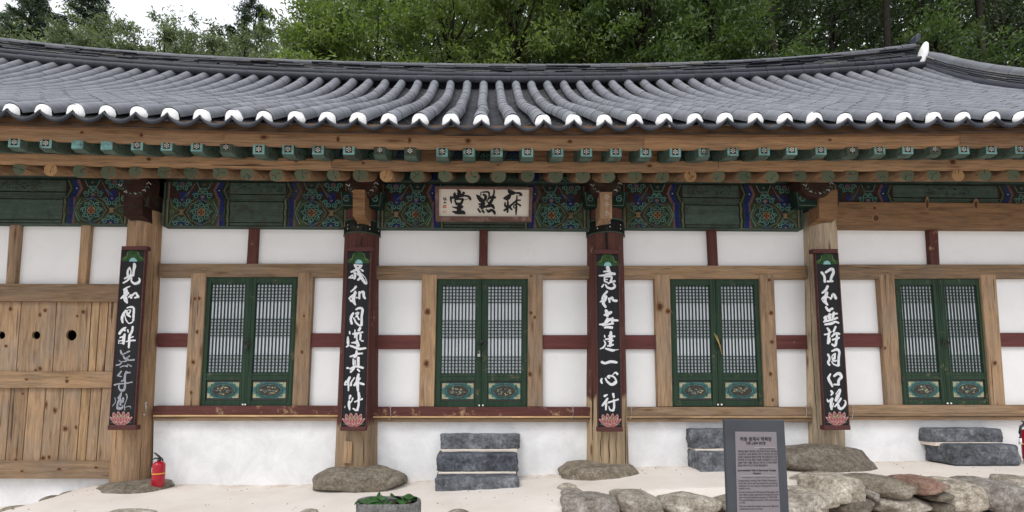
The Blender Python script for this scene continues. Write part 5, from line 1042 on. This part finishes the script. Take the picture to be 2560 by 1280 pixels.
def wall_px(name, label, loc, stones, Ys, seed):
    t = thing(name, label, 'stone wall', loc, 'dry-stone terrace edges'); rs = random.Random(seed)
    for i, (x0, x1, y0, y1, mk) in enumerate(stones):
        x, z, rx, rz = from_px(x0, x1, y0, y1, Ys); blob('stone', (x, Ys + .22 + rs.uniform(-.02, .03), z - .012), (rx * 1.03, .26, rz * 1.0), seed + i * 1.37, M[mk], .15, 6.0, 4, parent=t)
    return t
wall_px('retaining_wall', 'low dry-stone edge of the terrace left of the information slab', P(1600, 1290, 4.6), [(1413, 1552, 1247, 1300, 'stone'), (1553, 1668, 1241, 1305, 'stone'), (1674, 1818, 1247, 1300, 'stone'), (1820, 1965, 1246, 1300, 'stone'), (1968, 2066, 1238, 1300, 'stone'), (2036, 2104, 1234, 1268, 'stone')] + [(1400 + i * 95, 1490 + i * 95, 1300, 1375, 'stone') for i in range(7)], 4.42, 3)
wall_px('retaining_wall', 'stacked rough stones of the terrace edge right of the information slab', P(2350, 1290, 4.6), [(2068, 2188, 1199, 1262, 'stone'), (2192, 2298, 1200, 1246, 'stone2'), (2289, 2381, 1199, 1237, 'redstone'), (2374, 2480, 1210, 1280, 'stone'), (2474, 2580, 1208, 1282, 'stone'), (2577, 2700, 1204, 1270, 'stone'), (2180, 2207, 1228, 1252, 'stone'), (2201, 2346, 1242, 1292, 'stone'), (2108, 2204, 1248, 1300, 'stone2'), (2336, 2385, 1228, 1256, 'stone2'), (2342, 2392, 1256, 1290, 'stone2')] + [(2090 + i * 100, 2192 + i * 100, 1292, 1370, 'stone') for i in range(6)], 4.50, 77)
# terrace fill behind the two walls so no gap shows
m = MB(); a = P(1405, 1252, 4.8); b_ = P(2070, 1252, 4.8)
m = MB(); p0, p1 = P(1410, 1256, 4.72), P(2075, 1256, 4.72); m.box(p0.x, p1.x, 4.70, 5.1, -.5, p0.z + .0); m.build('terrace_fill', M['mortar'], kind='structure'); m = MB(); p0, p1 = P(2060, 1222, 4.78), P(2720, 1222, 4.78); m.box(p0.x, p1.x, 4.74, 5.2, -.5, p0.z - .01)
m.build('terrace_fill', M['soil'], kind='structure')
r = random.Random(9); m = MB()
for i in range(260):
    x_, y_ = r.uniform(-5, 8), r.choice((r.uniform(4.6, 5.9), r.uniform(5.6, 5.95))); z_ = gz(x_, y_); q_ = r.uniform(.004, .013)
    vs = [(x_ + q_ * math.cos(t) * r.uniform(.8, 1.2), y_ + q_ * math.sin(t), z_ - .002) for t in np.linspace(0, 2 * math.pi, 7)[:-1]] + [(x_ + r.uniform(-.2, .2) * q_, y_, z_ + q_ * .7)]
    m.add(vs, [[k, (k + 1) % 6, 6] for k in range(6)], 0, False)
m.build('grit', M['stone2'], kind='stuff')
# step blocks
def block(name, x0, x1, yt, yb, Yf, Yk, seed, parent, side=0, top_px=None):
    a, b_ = P(x0, yt, Yf), P(x1, yb, Yf); hx, hy, hz = (b_.x - a.x) / 2, (Yk - Yf) / 2, (a.z - b_.z) / 2; c_ = Vector(((a.x + b_.x) / 2, (Yf + Yk) / 2, (a.z + b_.z) / 2))
    bm = bmesh.new(); bmesh.ops.create_cube(bm, size=2); bmesh.ops.subdivide_edges(bm, edges=bm.edges[:], cuts=18, use_grid_fill=True); sv = Vector((seed * 5.3, seed, 0))
    for v_ in bm.verts:
        q = v_.co.copy(); p_ = Vector((q.x * hx, q.y * hy, q.z * hz)); r = .022
        cl = Vector([max(-h + r, min(h - r, w)) for w, h in zip(p_, (hx, hy, hz))]); d = p_ - cl
        if d.length > r: p_ = cl + d.normalized() * r
        k = .014 * noise.noise(p_ * 5 + sv) + .010 * noise.noise(p_ * 12 + sv) + .006 * noise.noise(p_ * 30 + sv)
        chip = max(0, noise.noise(p_ * 3.2 + sv * 2) - .12) * .07 if q.y < -.5 else 0
        n_ = q.normalized(); p_ += Vector((n_.x * k * (1.6 if abs(q.x) > .95 else .3), n_.y * k * 1.8 + chip, n_.z * k * .35)); v_.co = p_
    me = bpy.data.meshes.new(name); bm.to_mesh(me); bm.free(); me.materials.append(M['step']); me.polygons.foreach_set('use_smooth', [True] * len(me.polygons)); return link(name, me, c_, parent)
def mortar(x0, x1, y, Yf, Yk, parent, h=.02):
    a, b_ = P(x0, y, Yf), P(x1, y, Yf); m = MB(); m.prism([Vector((a.x, Yf, a.z - h)), Vector((b_.x, Yf, a.z - h)), Vector((b_.x, Yf, a.z)), Vector((a.x, Yf, a.z))], Yk - Yf, 0, .006); m.build('mortar_bed', M['mortar'], parent)
def steps(label, blocks, beds, loc):
    t = thing('stone_steps', label, 'stone steps', loc, 'stone steps up to the doors')
    for i, bl in enumerate(blocks): block('step_block', *bl, seed=loc[0] + i * 2.3, parent=t)
    for bd in beds: mortar(*bd[:5], t, *bd[5:])
steps('three-block dark stone steps below the plaque door, between two columns', [(1100, 1299, 1086, 1124, 5.86, 6.0), (1092, 1295, 1135, 1181, 5.66, 6.0), (1087, 1297, 1195, 1246, 5.40, 6.0)], [(1104, 1293, 1124, 5.83, 6.0, .05), (1096, 1290, 1181, 5.63, 5.99, .06)], P(1192, 1246, 5.4))
steps('two-block stone steps partly hidden behind the information slab', [(1729, 1932, 1074, 1123, 5.82, 6.0), (1752, 1945, 1132, 1192, 5.62, 6.0)], [(1740, 1928, 1123, 5.79, 6.0, .04)], P(1840, 1192, 5.6))
steps('two-block stone steps below the rightmost door', [(2330, 2507, 1072, 1107, 5.80, 6.0), (2388, 2557, 1113, 1164, 5.58, 6.0)], [(2340, 2503, 1107, 5.77, 6.0, .04)], P(2470, 1164, 5.6))

# ================================================================ fire extinguishers
def extinguisher(label, px, yt, yb, Y, hose):
    base = P(px, yb, Y); t = thing('fire_extinguisher', label, 'fire extinguisher', base, 'fire extinguishers along the wall'); top = P(px, yt, Y); H = top.z - base.z; r = .067 if not hose else .062
    x, y, z = base; m = MB()
    m.lathe((x, y, z), [(.0, 0), (r * .86, 0), (r * .88, .03), (r, .045), (r, H * .30), (r * 1.015, H * .31), (r, H * .33), (r, H * .82), (r * .93, H * .90), (r * .72, H * .965), (r * .3, H), (0, H)], 32); m.build('cylinder', M['red'], t)
    m = MB(); m.lathe((x, y, z), [(r + .001, H * .53), (r + .003, H * .535), (r + .003, H * .565), (r + .001, H * .57)], 32); m.build('yellow_band', M['yellow'], t)
    m = MB(); vs = []
    for i in range(7):
        a_ = math.pi * (1.0 + .30 * i / 6) if not hose else math.pi * (1.2 + .35 * i / 6)
        for zz in (.60, .79): vs.append((x + (r + .002) * math.cos(a_), y + (r + .002) * math.sin(a_), z + H * zz))
    m.add(vs, [[2 * i, 2 * i + 2, 2 * i + 3, 2 * i + 1] for i in range(6)]); m.build('label', M['white'], t)
    m = MB(); m.tube([(x, y, z + H * .99), (x, y, z + H + .03)], [.022, .018], 12); m.tube([(x, y, z + H + .02), (x + .03, y, z + H + .03), (x + .045, y, z + H + .0)], [.012, .011, .008], 8)
    m.tube([(x + .02, y, z + H + .03), (x - .01, y, z + H + .06), (x - .05, y, z + H + .092), (x - .068, y, z + H + .098)], [.013, .012, .009, .005], 6)
    m.tube([(x, y, z + H + .03), (x - .05, y, z + H + .035), (x - .07, y, z + H + .02)], [.012, .009, .006], 6); m.build('lever_valve', M['blk'], t)
    if hose:
        a = P(2563, 1060, Y - .02); pts = [Vector((x, y - .02, a.z + .0)), P(2561, 1059, Y - .02), P(2552, 1066, Y - .02), P(2549.5, 1082, Y - .02), P(2551, 1095, Y - .02)]; m = MB(); m.tube(pts, .0125, 8); m.build('hose', M['blk'], t)
        m = MB(); m.tube([P(2551, 1095, Y - .02), P(2551, 1111, Y - .02)], [.011, .016], 8); m.build('nozzle', M['white'], t)
extinguisher('small red extinguisher with yellow band beside the bare brown column', 394.5, 1153, 1219, 5.72, False)
extinguisher('red extinguisher with black hose cut by the right edge of the photo', 2575, 1072, 1156, 5.70, True)

# ================================================================ granite bowl with lily pads
Yb_ = 3.95; rim = P(972, 1250, Yb_); bw = thing('granite_bowl', 'round speckled granite bowl of water with lily pads', 'stone bowl', (rim.x, Yb_, -.02))
R0 = 77 / F * 4.05; m = MB(); H = rim.z + .02; ys_ = .62
prof = [(0, 0), (R0 * .62, 0), (R0 * .85, H * .25), (R0 * .985, H * .6), (R0 * 1.0, H * .9), (R0 * .985, H * .985), (R0 * .95, H), (R0 * .88, H * .985), (R0 * .85, H * .9), (R0 * .8, H * .7), (0, H * .66)]
n = 40; vs = []
for r, z in prof:
    for k in range(n):
        a = 2 * math.pi * k / n; wob = 1 + .02 * noise.noise(Vector((math.cos(a) * 2, math.sin(a) * 2, z * 3))); vs.append((rim.x + r * wob * math.cos(a), Yb_ + r * wob * math.sin(a) * ys_, -.02 + z + .006 * math.sin(a * 3)))
m.add(vs, [[i * n + k, i * n + (k + 1) % n, (i + 1) * n + (k + 1) % n, (i + 1) * n + k] for i in range(len(prof) - 1) for k in range(n)], 0, True); m.build('bowl', M['bowl'], bw)
m = MB(); m.add([(rim.x + R0 * .87 * math.cos(2 * math.pi * k / n), Yb_ + ys_ * R0 * .87 * math.sin(2 * math.pi * k / n), rim.z - .028) for k in range(n)], [list(range(n))]); m.build('water', M['water'], bw)
wl = thing('water_lily', 'water lily with glossy green pads floating in the granite bowl', 'water plant', (rim.x, Yb_, rim.z - .02))
def pad(c_, r, rx, ry, rz):
    m = MB(); n = 18; Rm = Euler((rx, ry, rz)).to_matrix(); vs = [Vector(c_)]
    for i in range(n + 1):
        a = .2 + (2 * math.pi - .4) * i / n; vs.append(Vector(c_) + Rm @ Vector((r * math.cos(a), r * .8 * math.sin(a), .012 * math.sin(a * 3) + .01)))
    m.add(vs, [[0, i, i + 1] for i in range(1, n + 1)], 0, True); m.build('lily_pad', M['leafpad'], wl)
x, z = rim.x, rim.z - .012
pad((x - .16, Yb_ - .03, z + .004), .095, .08, -.12, 3.0); pad((x - .085, Yb_ - .06, z + .012), .075, .55, .1, .5); pad((x - .06, Yb_ + .0, z + .02), .06, .5, -.5, 2); pad((x + .06, Yb_ + .06, z + .012), .08, .35, .0, 2.2); pad((x + .14, Yb_ + .0, z + .008), .095, .12, .1, 5.0); pad((x + .17, Yb_ + .03, z + .012), .07, -.05, .18, 1.0); pad((x - .20, Yb_ - .05, z - .0), .07, .1, .0, 4.0); pad((x + .02, Yb_ - .07, z - .012), .05, .1, 0, 1.0)

# ================================================================ information slab
YS = 3.55
sl = thing('information_slab', 'dark slate slab with a grey text plate standing before the terrace', 'information sign', P(1888, 1500, YS))
a, b_ = P(1812, 1049, YS), P(1961, 1051, YS); zb = -.45
m = MB(); m.prism([Vector((a.x + .002, YS, zb)), Vector((b_.x + .012, YS, zb)), Vector((b_.x, YS, b_.z)), Vector((a.x, YS, a.z))], .035, 0, .004); m.build('slab', M['slab'], sl)
pq = quad([(1838, 1079), (1941, 1080), (1952, 1300), (1844, 1300)], YS - .004); m = MB(); m.prism(pq, .006, 0, .001); pt_ = m.build('text_plate', M['plate'], sl)
def text(s, cx, cy, size, align='CENTER', bold=0, width=None):
    cu = bpy.data.curves.new('engraved_text', 'FONT'); cu.body = s; cu.size = size; cu.align_x = align; cu.offset = bold; cu.resolution_u = 2
    tmp = bpy.data.objects.new('tmp', cu); COL.objects.link(tmp); bpy.context.view_layer.update()
    me = bpy.data.meshes.new_from_object(tmp); bpy.data.objects.remove(tmp); w = max((v_.co.x for v_ in me.vertices), default=1) - min((v_.co.x for v_ in me.vertices), default=0)
    me.materials.clear(); me.materials.append(M['ptext']); p = P(cx, cy, YS - .0065)
    o = link('engraved_text', me, p, pt_, rot=(math.pi / 2, 0, 0))
    if width: o.scale = (width / max(w, .001),) * 1 + (1, 1)
    return o
k_ = 3.7 / F   # metres per photo pixel there
text('하동 쌍계사 적묵당', 1890, 1102, 11 * k_, bold=.0008, width=76 * k_); text('河東 雙磎寺 寂默堂', 1890, 1111, 7.5 * k_, bold=.0004, width=47 * k_)
text('경상남도 문화재자료', 1938, 1124, 4.6 * k_, 'RIGHT', width=38 * k_)
kor = ['적묵당은 말없이 공부하는 공간이라는 뜻으로, 본래사찰', '식당 출가한 스님이 공부하는 곳이다. 처음 만든 것은 신라', '문성왕 2년(840)에 대웅전과 함께 처음 만들었으며, 진감', '대사선배 고쳐 지은 것을 1978년에 고산화상이 다시 고쳐', '오늘에 이른다. 건물은 정면 6칸, 측면 3칸 크기이며, 오른쪽', '절반은 마루 다시지고 구성된 공동건물이다.']
for i, s_ in enumerate(kor): text(s_, 1845, 1130.5 + i * 7.1, 5.2 * k_, 'LEFT', bold=.0003, width=(94 if i < 5 else 72) * k_)
text('Jeongmukdang Hall of Ssanggyesa Temple,', 1893, 1178, 6.2 * k_, bold=.0006, width=93 * k_); text('Hadong', 1893, 1185.5, 6.2 * k_, bold=.0006)
text('Gyeongsangnam-do Tangible Cultural Heritage Material', 1941, 1194.5, 3.6 * k_, 'RIGHT', width=82 * k_)
eng = [('Jeongmukdang, meaning "Hall of Silent Destination,"', 94), ('was built to be used by monks for practicing', 94), ('meditation. It is now used as a living quarters for the', 94), ("temple's monks.", 28), ('', 0), ('The hall was first built in 840 along with Daeungjeon Hall', 95), ('when Master Jingam expanded the temple, but burnt', 95), ('down during the Japanese invasions of 1592-1598.', 92), ('The current building was rebuilt in 1641 and renovated', 95), ('in 1978.', 14), ('', 0), ('There are under-floor heated rooms on the right and a', 95), ('wooden-floored hall on the left.', 56)]
yy = 1203.5
for s_, w in eng:
    if s_: text(s_, 1846.5 + (yy - 1203) * .03, yy, 5.4 * k_, 'LEFT', bold=.0002, width=w * k_); yy += 6.6
    else: yy += 2.4
for y in (1118, 1189):
    m = MB(); m.prism(quad([(1886 if y < 1150 else 1852, y), (1938, y), (1938, y + .9), (1886 if y < 1150 else 1852, y + .9)], YS - .006), .002, 0, .0001); m.build('scratch_line', M['steel'], pt_)

# ================================================================ trees
def leaf_mat(name, c, tint, trans=.35):
    b = NB(name); v = b.coords(rnd=False); n = b.noise(v, .9, 4, .6); n2 = b.noise(v, 7, 3)
    col = b.ramp(n, [(.3, sc3(c, .6)), (.5, c), (.7, tint)]); col = b.mix(.6, col, b.ramp(n2, [(.3, .6), (.7, 1.25)]), 'MULTIPLY')
    b.b.inputs['Roughness'].default_value = .45; b.b.inputs['Specular IOR Level'].default_value = .45; b.l(col, b.b.inputs['Base Color'])
    tr = b.n('ShaderNodeBsdfTranslucent'); b.l(b.mix(1.0, col, (1.25, 1.35, .7), 'MULTIPLY'), tr.inputs[0]); mx = b.n('ShaderNodeMixShader'); mx.inputs[0].default_value = trans
    out = b.t.nodes['Material Output']; b.l(b.b.outputs[0], mx.inputs[1]); b.l(tr.outputs[0], mx.inputs[2]); b.l(mx.outputs[0], out.inputs[0]); return b.m
LM = dict(bright=leaf_mat('bright_leaf', (.14, .20, .055), (.28, .35, .12), .4), mid=leaf_mat('mid_leaf', (.075, .125, .035), (.16, .22, .075), .4), dark=leaf_mat('shaded_leaf', (.030, .055, .018), (.06, .095, .03), .3), pale=leaf_mat('pale_leaf', (.15, .19, .11), (.25, .29, .18), .4), conifer=leaf_mat('conifer_needle', (.10, .14, .11), (.14, .18, .14), .42), pine=leaf_mat('pine_needle', (.035, .07, .038), (.06, .105, .05), .2))  # dark: leaf colour lowered to paint in the grove's shade
def norm(a): return a / (np.linalg.norm(a, axis=1, keepdims=True) + 1e-9)
def leaves(pos, dirs, L, w, mat, name, parent, origin, r):
    n = len(pos); up = norm(r.normal(size=(n, 3)) * np.array([.55, .55, .55]) + np.array([0, -.25, .8])); side = norm(np.cross(dirs, up)); Ls = L * r.uniform(.6, 1.25, (n, 1)); ws = w * r.uniform(.7, 1.2, (n, 1)); nn = np.cross(side, dirs)
    V = np.empty((n, 4, 3)); V[:, 0] = pos; V[:, 1] = pos + dirs * Ls * .45 + side * ws / 2 + nn * ws * .12; V[:, 2] = pos + dirs * Ls; V[:, 3] = pos + dirs * Ls * .45 - side * ws / 2 + nn * ws * .12
    V -= np.array(origin); me = bpy.data.meshes.new(name); me.vertices.add(n * 4); me.vertices.foreach_set('co', V.reshape(-1)); me.loops.add(n * 4); me.loops.foreach_set('vertex_index', np.arange(n * 4, dtype=np.int32)); me.polygons.add(n); me.polygons.foreach_set('loop_start', np.arange(n, dtype=np.int32) * 4); me.polygons.foreach_set('loop_total', np.full(n, 4, dtype=np.int32)); me.update(calc_edges=True); me.materials.append(LM[mat]); return link(name, me, origin, parent)
def tree(label, px, ytop, Y, cr, mat, ncl=230, per=60, L=.17, w=.055, cb=.45, seed=1, lean=0, cat='tree', name='broadleaf_tree', group='trees on the slope behind the hall', droop=.5, trunk=.16, spread=.55, xoff=0):
    r = np.random.default_rng(seed); top = P(px, ytop, Y); x, z1 = top.x, top.z; z0 = gz(x, Y) - .1; H = z1 - z0
    t = thing(name, label, cat, (x, Y, z0), group); cz0 = z0 + H * cb; cc = np.array([x + lean, Y, (cz0 + z1) / 2]); rad = np.array([cr, cr * .9, (z1 - cz0) / 2])
    d = norm(r.normal(size=(ncl, 3))); rr = r.uniform(.2, 1, (ncl, 1)) ** .5; lump = 1 + .22 * np.sin(d[:, :1] * 5 + seed) * np.cos(d[:, 2:] * 4 + seed * 2); C = cc + d * rad * rr * lump
    m = MB(); P0 = Vector((x, Y, z0)); br = Vector((x + lean * .4, Y, cz0 + H * .08)); apex = Vector((x + lean, Y, z1 - H * .06)); mid = (P0 + br) / 2 + Vector((r.normal() * .12, 0, 0))
    m.tube([P0, mid, br, (br + apex) / 2 + Vector((r.normal() * .2, 0, 0)), apex], [trunk * 1.2, trunk, trunk * .8, trunk * .45, .02], 8)
    idx = r.choice(ncl, min(ncl, 34), replace=False)
    for i in idx:
        e = Vector(C[i]); s_ = br.lerp(apex, max(0, min(.8, (e.z - br.z) / max(.1, (apex.z - br.z)) - .25))) ; q_ = (s_ + e) / 2 + Vector((r.normal() * .15, r.normal() * .15, .1 + r.uniform(-.1, .2))); m.tube([s_, q_, e], [trunk * .32, trunk * .18, .012], 5)
    m.build('trunk', M['bark'], t)
    n = ncl * per; ci = np.repeat(np.arange(ncl), per); ax = norm(d + r.normal(size=(ncl, 3)) * .5 + np.array([0, -.15, .1])); sp = r.uniform(0, 1, (n, 1)) * spread * 1.5
    csz = r.uniform(.6, 1.3, (ncl, 1)); pos = C[ci] + (ax[ci] * (sp - .3 * spread) + r.normal(size=(n, 3)) * np.array([.34, .34, .16]) * spread) * csz[ci]; pos[:, 2] -= (sp[:, 0] ** 2) * .35 * droop
    dirs = norm(ax[ci] * .5 + r.normal(size=(n, 3)) * .75 + np.array([0, -.1, -droop])); leaves(pos, dirs, L, w, mat, 'crown', t, (x, Y, z0), r); return t
sd_ = 100
for lb, px, yt, Y, cr, mt, cb in [
    ('bright leafy tree at the edge of the sky, tips beside the white gap', 850, -10, 14.5, 1.7, 'bright', .35), ('bright green tree right of the sky gap, above the ridge', 945, -120, 15.5, 2.5, 'bright', .4), ('bright green tree above the middle of the ridge', 1120, -150, 15.0, 2.4, 'bright', .42), ('bright tree with light upper leaves above the plaque', 1290, -160, 15.2, 2.3, 'bright', .42),
    ('mid green tree where bright foliage turns dark', 1450, -170, 15.8, 2.3, 'mid', .45), ('mid green tree left of the dark grove', 1590, -180, 15.5, 1.9, 'mid', .50), ('mid green tree with low bright sprays before the dark grove', 1760, -200, 15.8, 1.7, 'mid', .52),
    ('tall mid green tree behind the bright ones, left', 1030, -220, 20, 3.2, 'mid', .4), ('tall mid green tree behind the bright ones, right', 1240, -240, 20.5, 3.2, 'mid', .4), ('dark tree behind the mid green tree', 1440, -240, 20, 3.2, 'dark', .4)]:
    sd_ += 1; tree(lb, px, yt, Y, cr, mt, seed=sd_, cb=cb, ncl=140, per=135, L=.20, w=.065, spread=.62)
for lb, px, yt, Y, cr in [('dark tree at the left of the grove', 1640, -260, 21, 3.0), ('dark tree in the middle of the grove', 1850, -280, 20, 3.0), ('dark tree left of the ridge tip', 2060, -280, 22, 3.2), ('dark tree behind the ridge tip', 2270, -280, 20, 3.0), ('dark tree right of the ridge tip', 2470, -280, 22, 3.2), ('dark tree beyond the right frame edge', 2690, -280, 21, 3.2)]:
    sd_ += 1; tree(lb, px, yt, Y, cr, 'dark', seed=sd_, cb=.35, ncl=240, per=52, L=.2, w=.075)
for lb, px, yt, Y, cr in [('far dark tree closing the grove on the left', 1700, -330, 29, 4.5), ('far dark tree closing the grove in the middle', 2000, -330, 30, 4.5), ('far dark tree closing the grove behind the ridge tip', 2300, -330, 29, 4.5), ('far dark tree closing the grove on the right', 2620, -330, 30, 4.8), ('far dark tree behind the bright trees', 1380, -300, 28, 4.5), ('far tree behind the leftmost bright trees', 1100, -260, 28, 4.2)]:
    sd_ += 1; tree(lb, px, yt, Y, cr, 'dark', seed=sd_, cb=.3, ncl=230, per=46, L=.30, w=.13, spread=.8)
for lb, px, yt, Y, cr, cb in [('tall bare-trunked tree left of the ridge tip', 2200, -330, 16.5, 2.2, .80), ('slim bare-trunked tree in the dark grove', 1905, -330, 17.5, 2.0, .80), ('bare-trunked tree with forked limbs right of the ridge tip', 2420, -330, 17, 2.2, .78)]:
    sd_ += 1; tree(lb, px, yt, Y, cr, 'mid', seed=sd_, cb=cb, ncl=150, per=50, trunk=.11)
for lb, px, yt, Y, cr in [('low leafy sapling right of the ridge tip at the frame edge', 2545, 88, 13.5, .85), ('low leafy sapling above the right half of the ridge', 1990, 105, 13.6, .9), ('low leafy sapling above the middle right of the ridge', 1690, 118, 13.3, .8), ('leafy branch top above the ridge, left of the bare-trunked tree', 2330, 20, 14.8, .9)]:
    sd_ += 1; tree(lb, px, yt, Y, cr, 'mid', seed=sd_, cb=.78, ncl=60, per=46, trunk=.06, spread=.42)
for lb, px, yt, Y, cr in [('pale green tree at the left frame edge', 5, 48, 21, 2.8), ('pale green bush-like tree below the cedar', 150, 84, 20, 2.6), ('pale green tree at the cedar\'s right', 300, 66, 20.5, 2.4), ('pale green tree under the sprig against the sky', 425, 84, 20, 2.4), ('pale green tree below the dark pine\'s left', 545, 92, 20.5, 2.4), ('pale green tree below the dark pine', 680, 88, 20, 2.4), ('pale green tree between the pine and the first bright tree', 765, 96, 20.5, 2.0), ('pale green tree low in the middle of the sky gap', 600, 98, 19.5, 2.2), ('pale green tree low at the left side of the sky gap', 362, 78, 20.2, 2.3), ('pale green tree low at the right side of the sky gap', 500, 90, 20.0, 2.2), ('pale green tree beyond the left frame edge', -170, 30, 21, 2.6)]:
    sd_ += 1; tree(lb, px, yt, Y, cr, 'pale', seed=sd_, cb=.45, ncl=330, per=85, L=.20, w=.065, droop=.8, spread=.40)
sd_ += 1; tree('thin sprig-topped tree standing against the white sky', 430, 50, 20.5, .5, 'pale', seed=sd_, cb=.86, ncl=26, per=30, L=.18, w=.055, trunk=.06)
def conifer(label, px, ytop, Y, cr, seed, mat, tiers=26, trunk=.16, per=420, L=.12, w=.03, sag=.25):
    r = np.random.default_rng(seed); top = P(px, ytop, Y); x, z1 = top.x, top.z; z0 = gz(x, Y) - .1; H = z1 - z0; t = thing('conifer_tree', label, 'conifer', (x, Y, z0), 'conifers against the sky')
    m = MB(); m.tube([(x, Y, z0), (x + .1, Y, z0 + H * .6), (x, Y, z1)], [trunk, trunk * .6, .02], 8); ps, ds = [], []
    for i in range(tiers):
        f = i / (tiers - 1); z = z0 + H * (.42 + .57 * f); ln = cr * (1 - f) ** .75 + .15
        for b_ in range(6):
            a = r.uniform(0, 6.28); l_ = ln * r.uniform(.55, 1.1); e = Vector((x + l_ * math.cos(a), Y + l_ * math.sin(a), z + l_ * .12 - sag * l_ * .5)); s_ = Vector((x, Y, z)); q_ = (s_ + e) / 2 + Vector((0, 0, l_ * .10)); m.tube([s_, q_, e], [.035, .02, .008], 4)
            n = int(per * l_ / cr) + 30; u = r.uniform(.15, 1.05, (n, 1)); A, Q_, E_ = (np.array(v_) for v_ in (s_, q_, e)); pp = A * (1 - u) ** 2 + 2 * Q_ * u * (1 - u) + E_ * u * u; wd = .32 * (1.1 - u) + .06
            pp = pp + r.normal(size=(n, 3)) * np.array([1, 1, .28]) * wd * .55 - np.array([0, 0, 1]) * np.abs(r.normal(size=(n, 1))) * sag * .3; ps.append(pp); bd = (E_ - A) / np.linalg.norm(E_ - A); ds.append(norm(bd + r.normal(size=(n, 3)) * .55 - np.array([0, 0, .35])))
    m.build('trunk', M['bark'], t); leaves(np.concatenate(ps), np.concatenate(ds), L, w, mat, 'crown', t, (x, Y, z0), r)
conifer('feathery blue-green cedar rising out of the picture at the left', 95, -230, 27, 3.2, 5, 'conifer', 30, per=700, L=.24, w=.06, sag=.5)
conifer('feathery cedar just right of the largest cedar', 235, -120, 28, 2.9, 6, 'conifer', 26, per=600, L=.24, w=.06, sag=.5)
tree('small dark dense pine against the white sky', 640, 6, 23, 1.25, 'pine', seed=8, cb=.68, ncl=95, per=190, L=.14, w=.055, cat='conifer', name='pine_tree', spread=.30, droop=.1, trunk=.1)
conifer('dark pine top behind the bright trees', 822, -60, 26, 1.7, 9, 'pine', 18, per=600, L=.2, w=.06, sag=.1)
# woodland mass far up the slope
r = np.random.default_rng(4); n = 60000; Yy = r.uniform(33, 46, n); X = r.uniform(-13, 60, n); Z = r.uniform(12, 46, n); dd = norm(r.normal(size=(n, 3))); u_ = leaves(np.stack([X, Yy, Z], 1), dd, .85, .42, 'mid', 'far_woodland', None, (0, 0, 0), r); u_['kind'] = 'stuff'
# low growth closing the view under the crowns
r = np.random.default_rng(2); n = 26000; X = r.uniform(-26, 32, n); Yy = r.uniform(13.5, 30, n); Z = np.array([gz(a, b_) for a, b_ in zip(X, Yy)]) + r.uniform(0, 1.6, n)
dd = norm(r.normal(size=(n, 3)) + np.array([0, -.2, .5])); u_ = leaves(np.stack([X, Yy, Z], 1), dd, .35, .16, 'dark', 'undergrowth', None, (0, 0, 0), r); u_['kind'] = 'stuff'
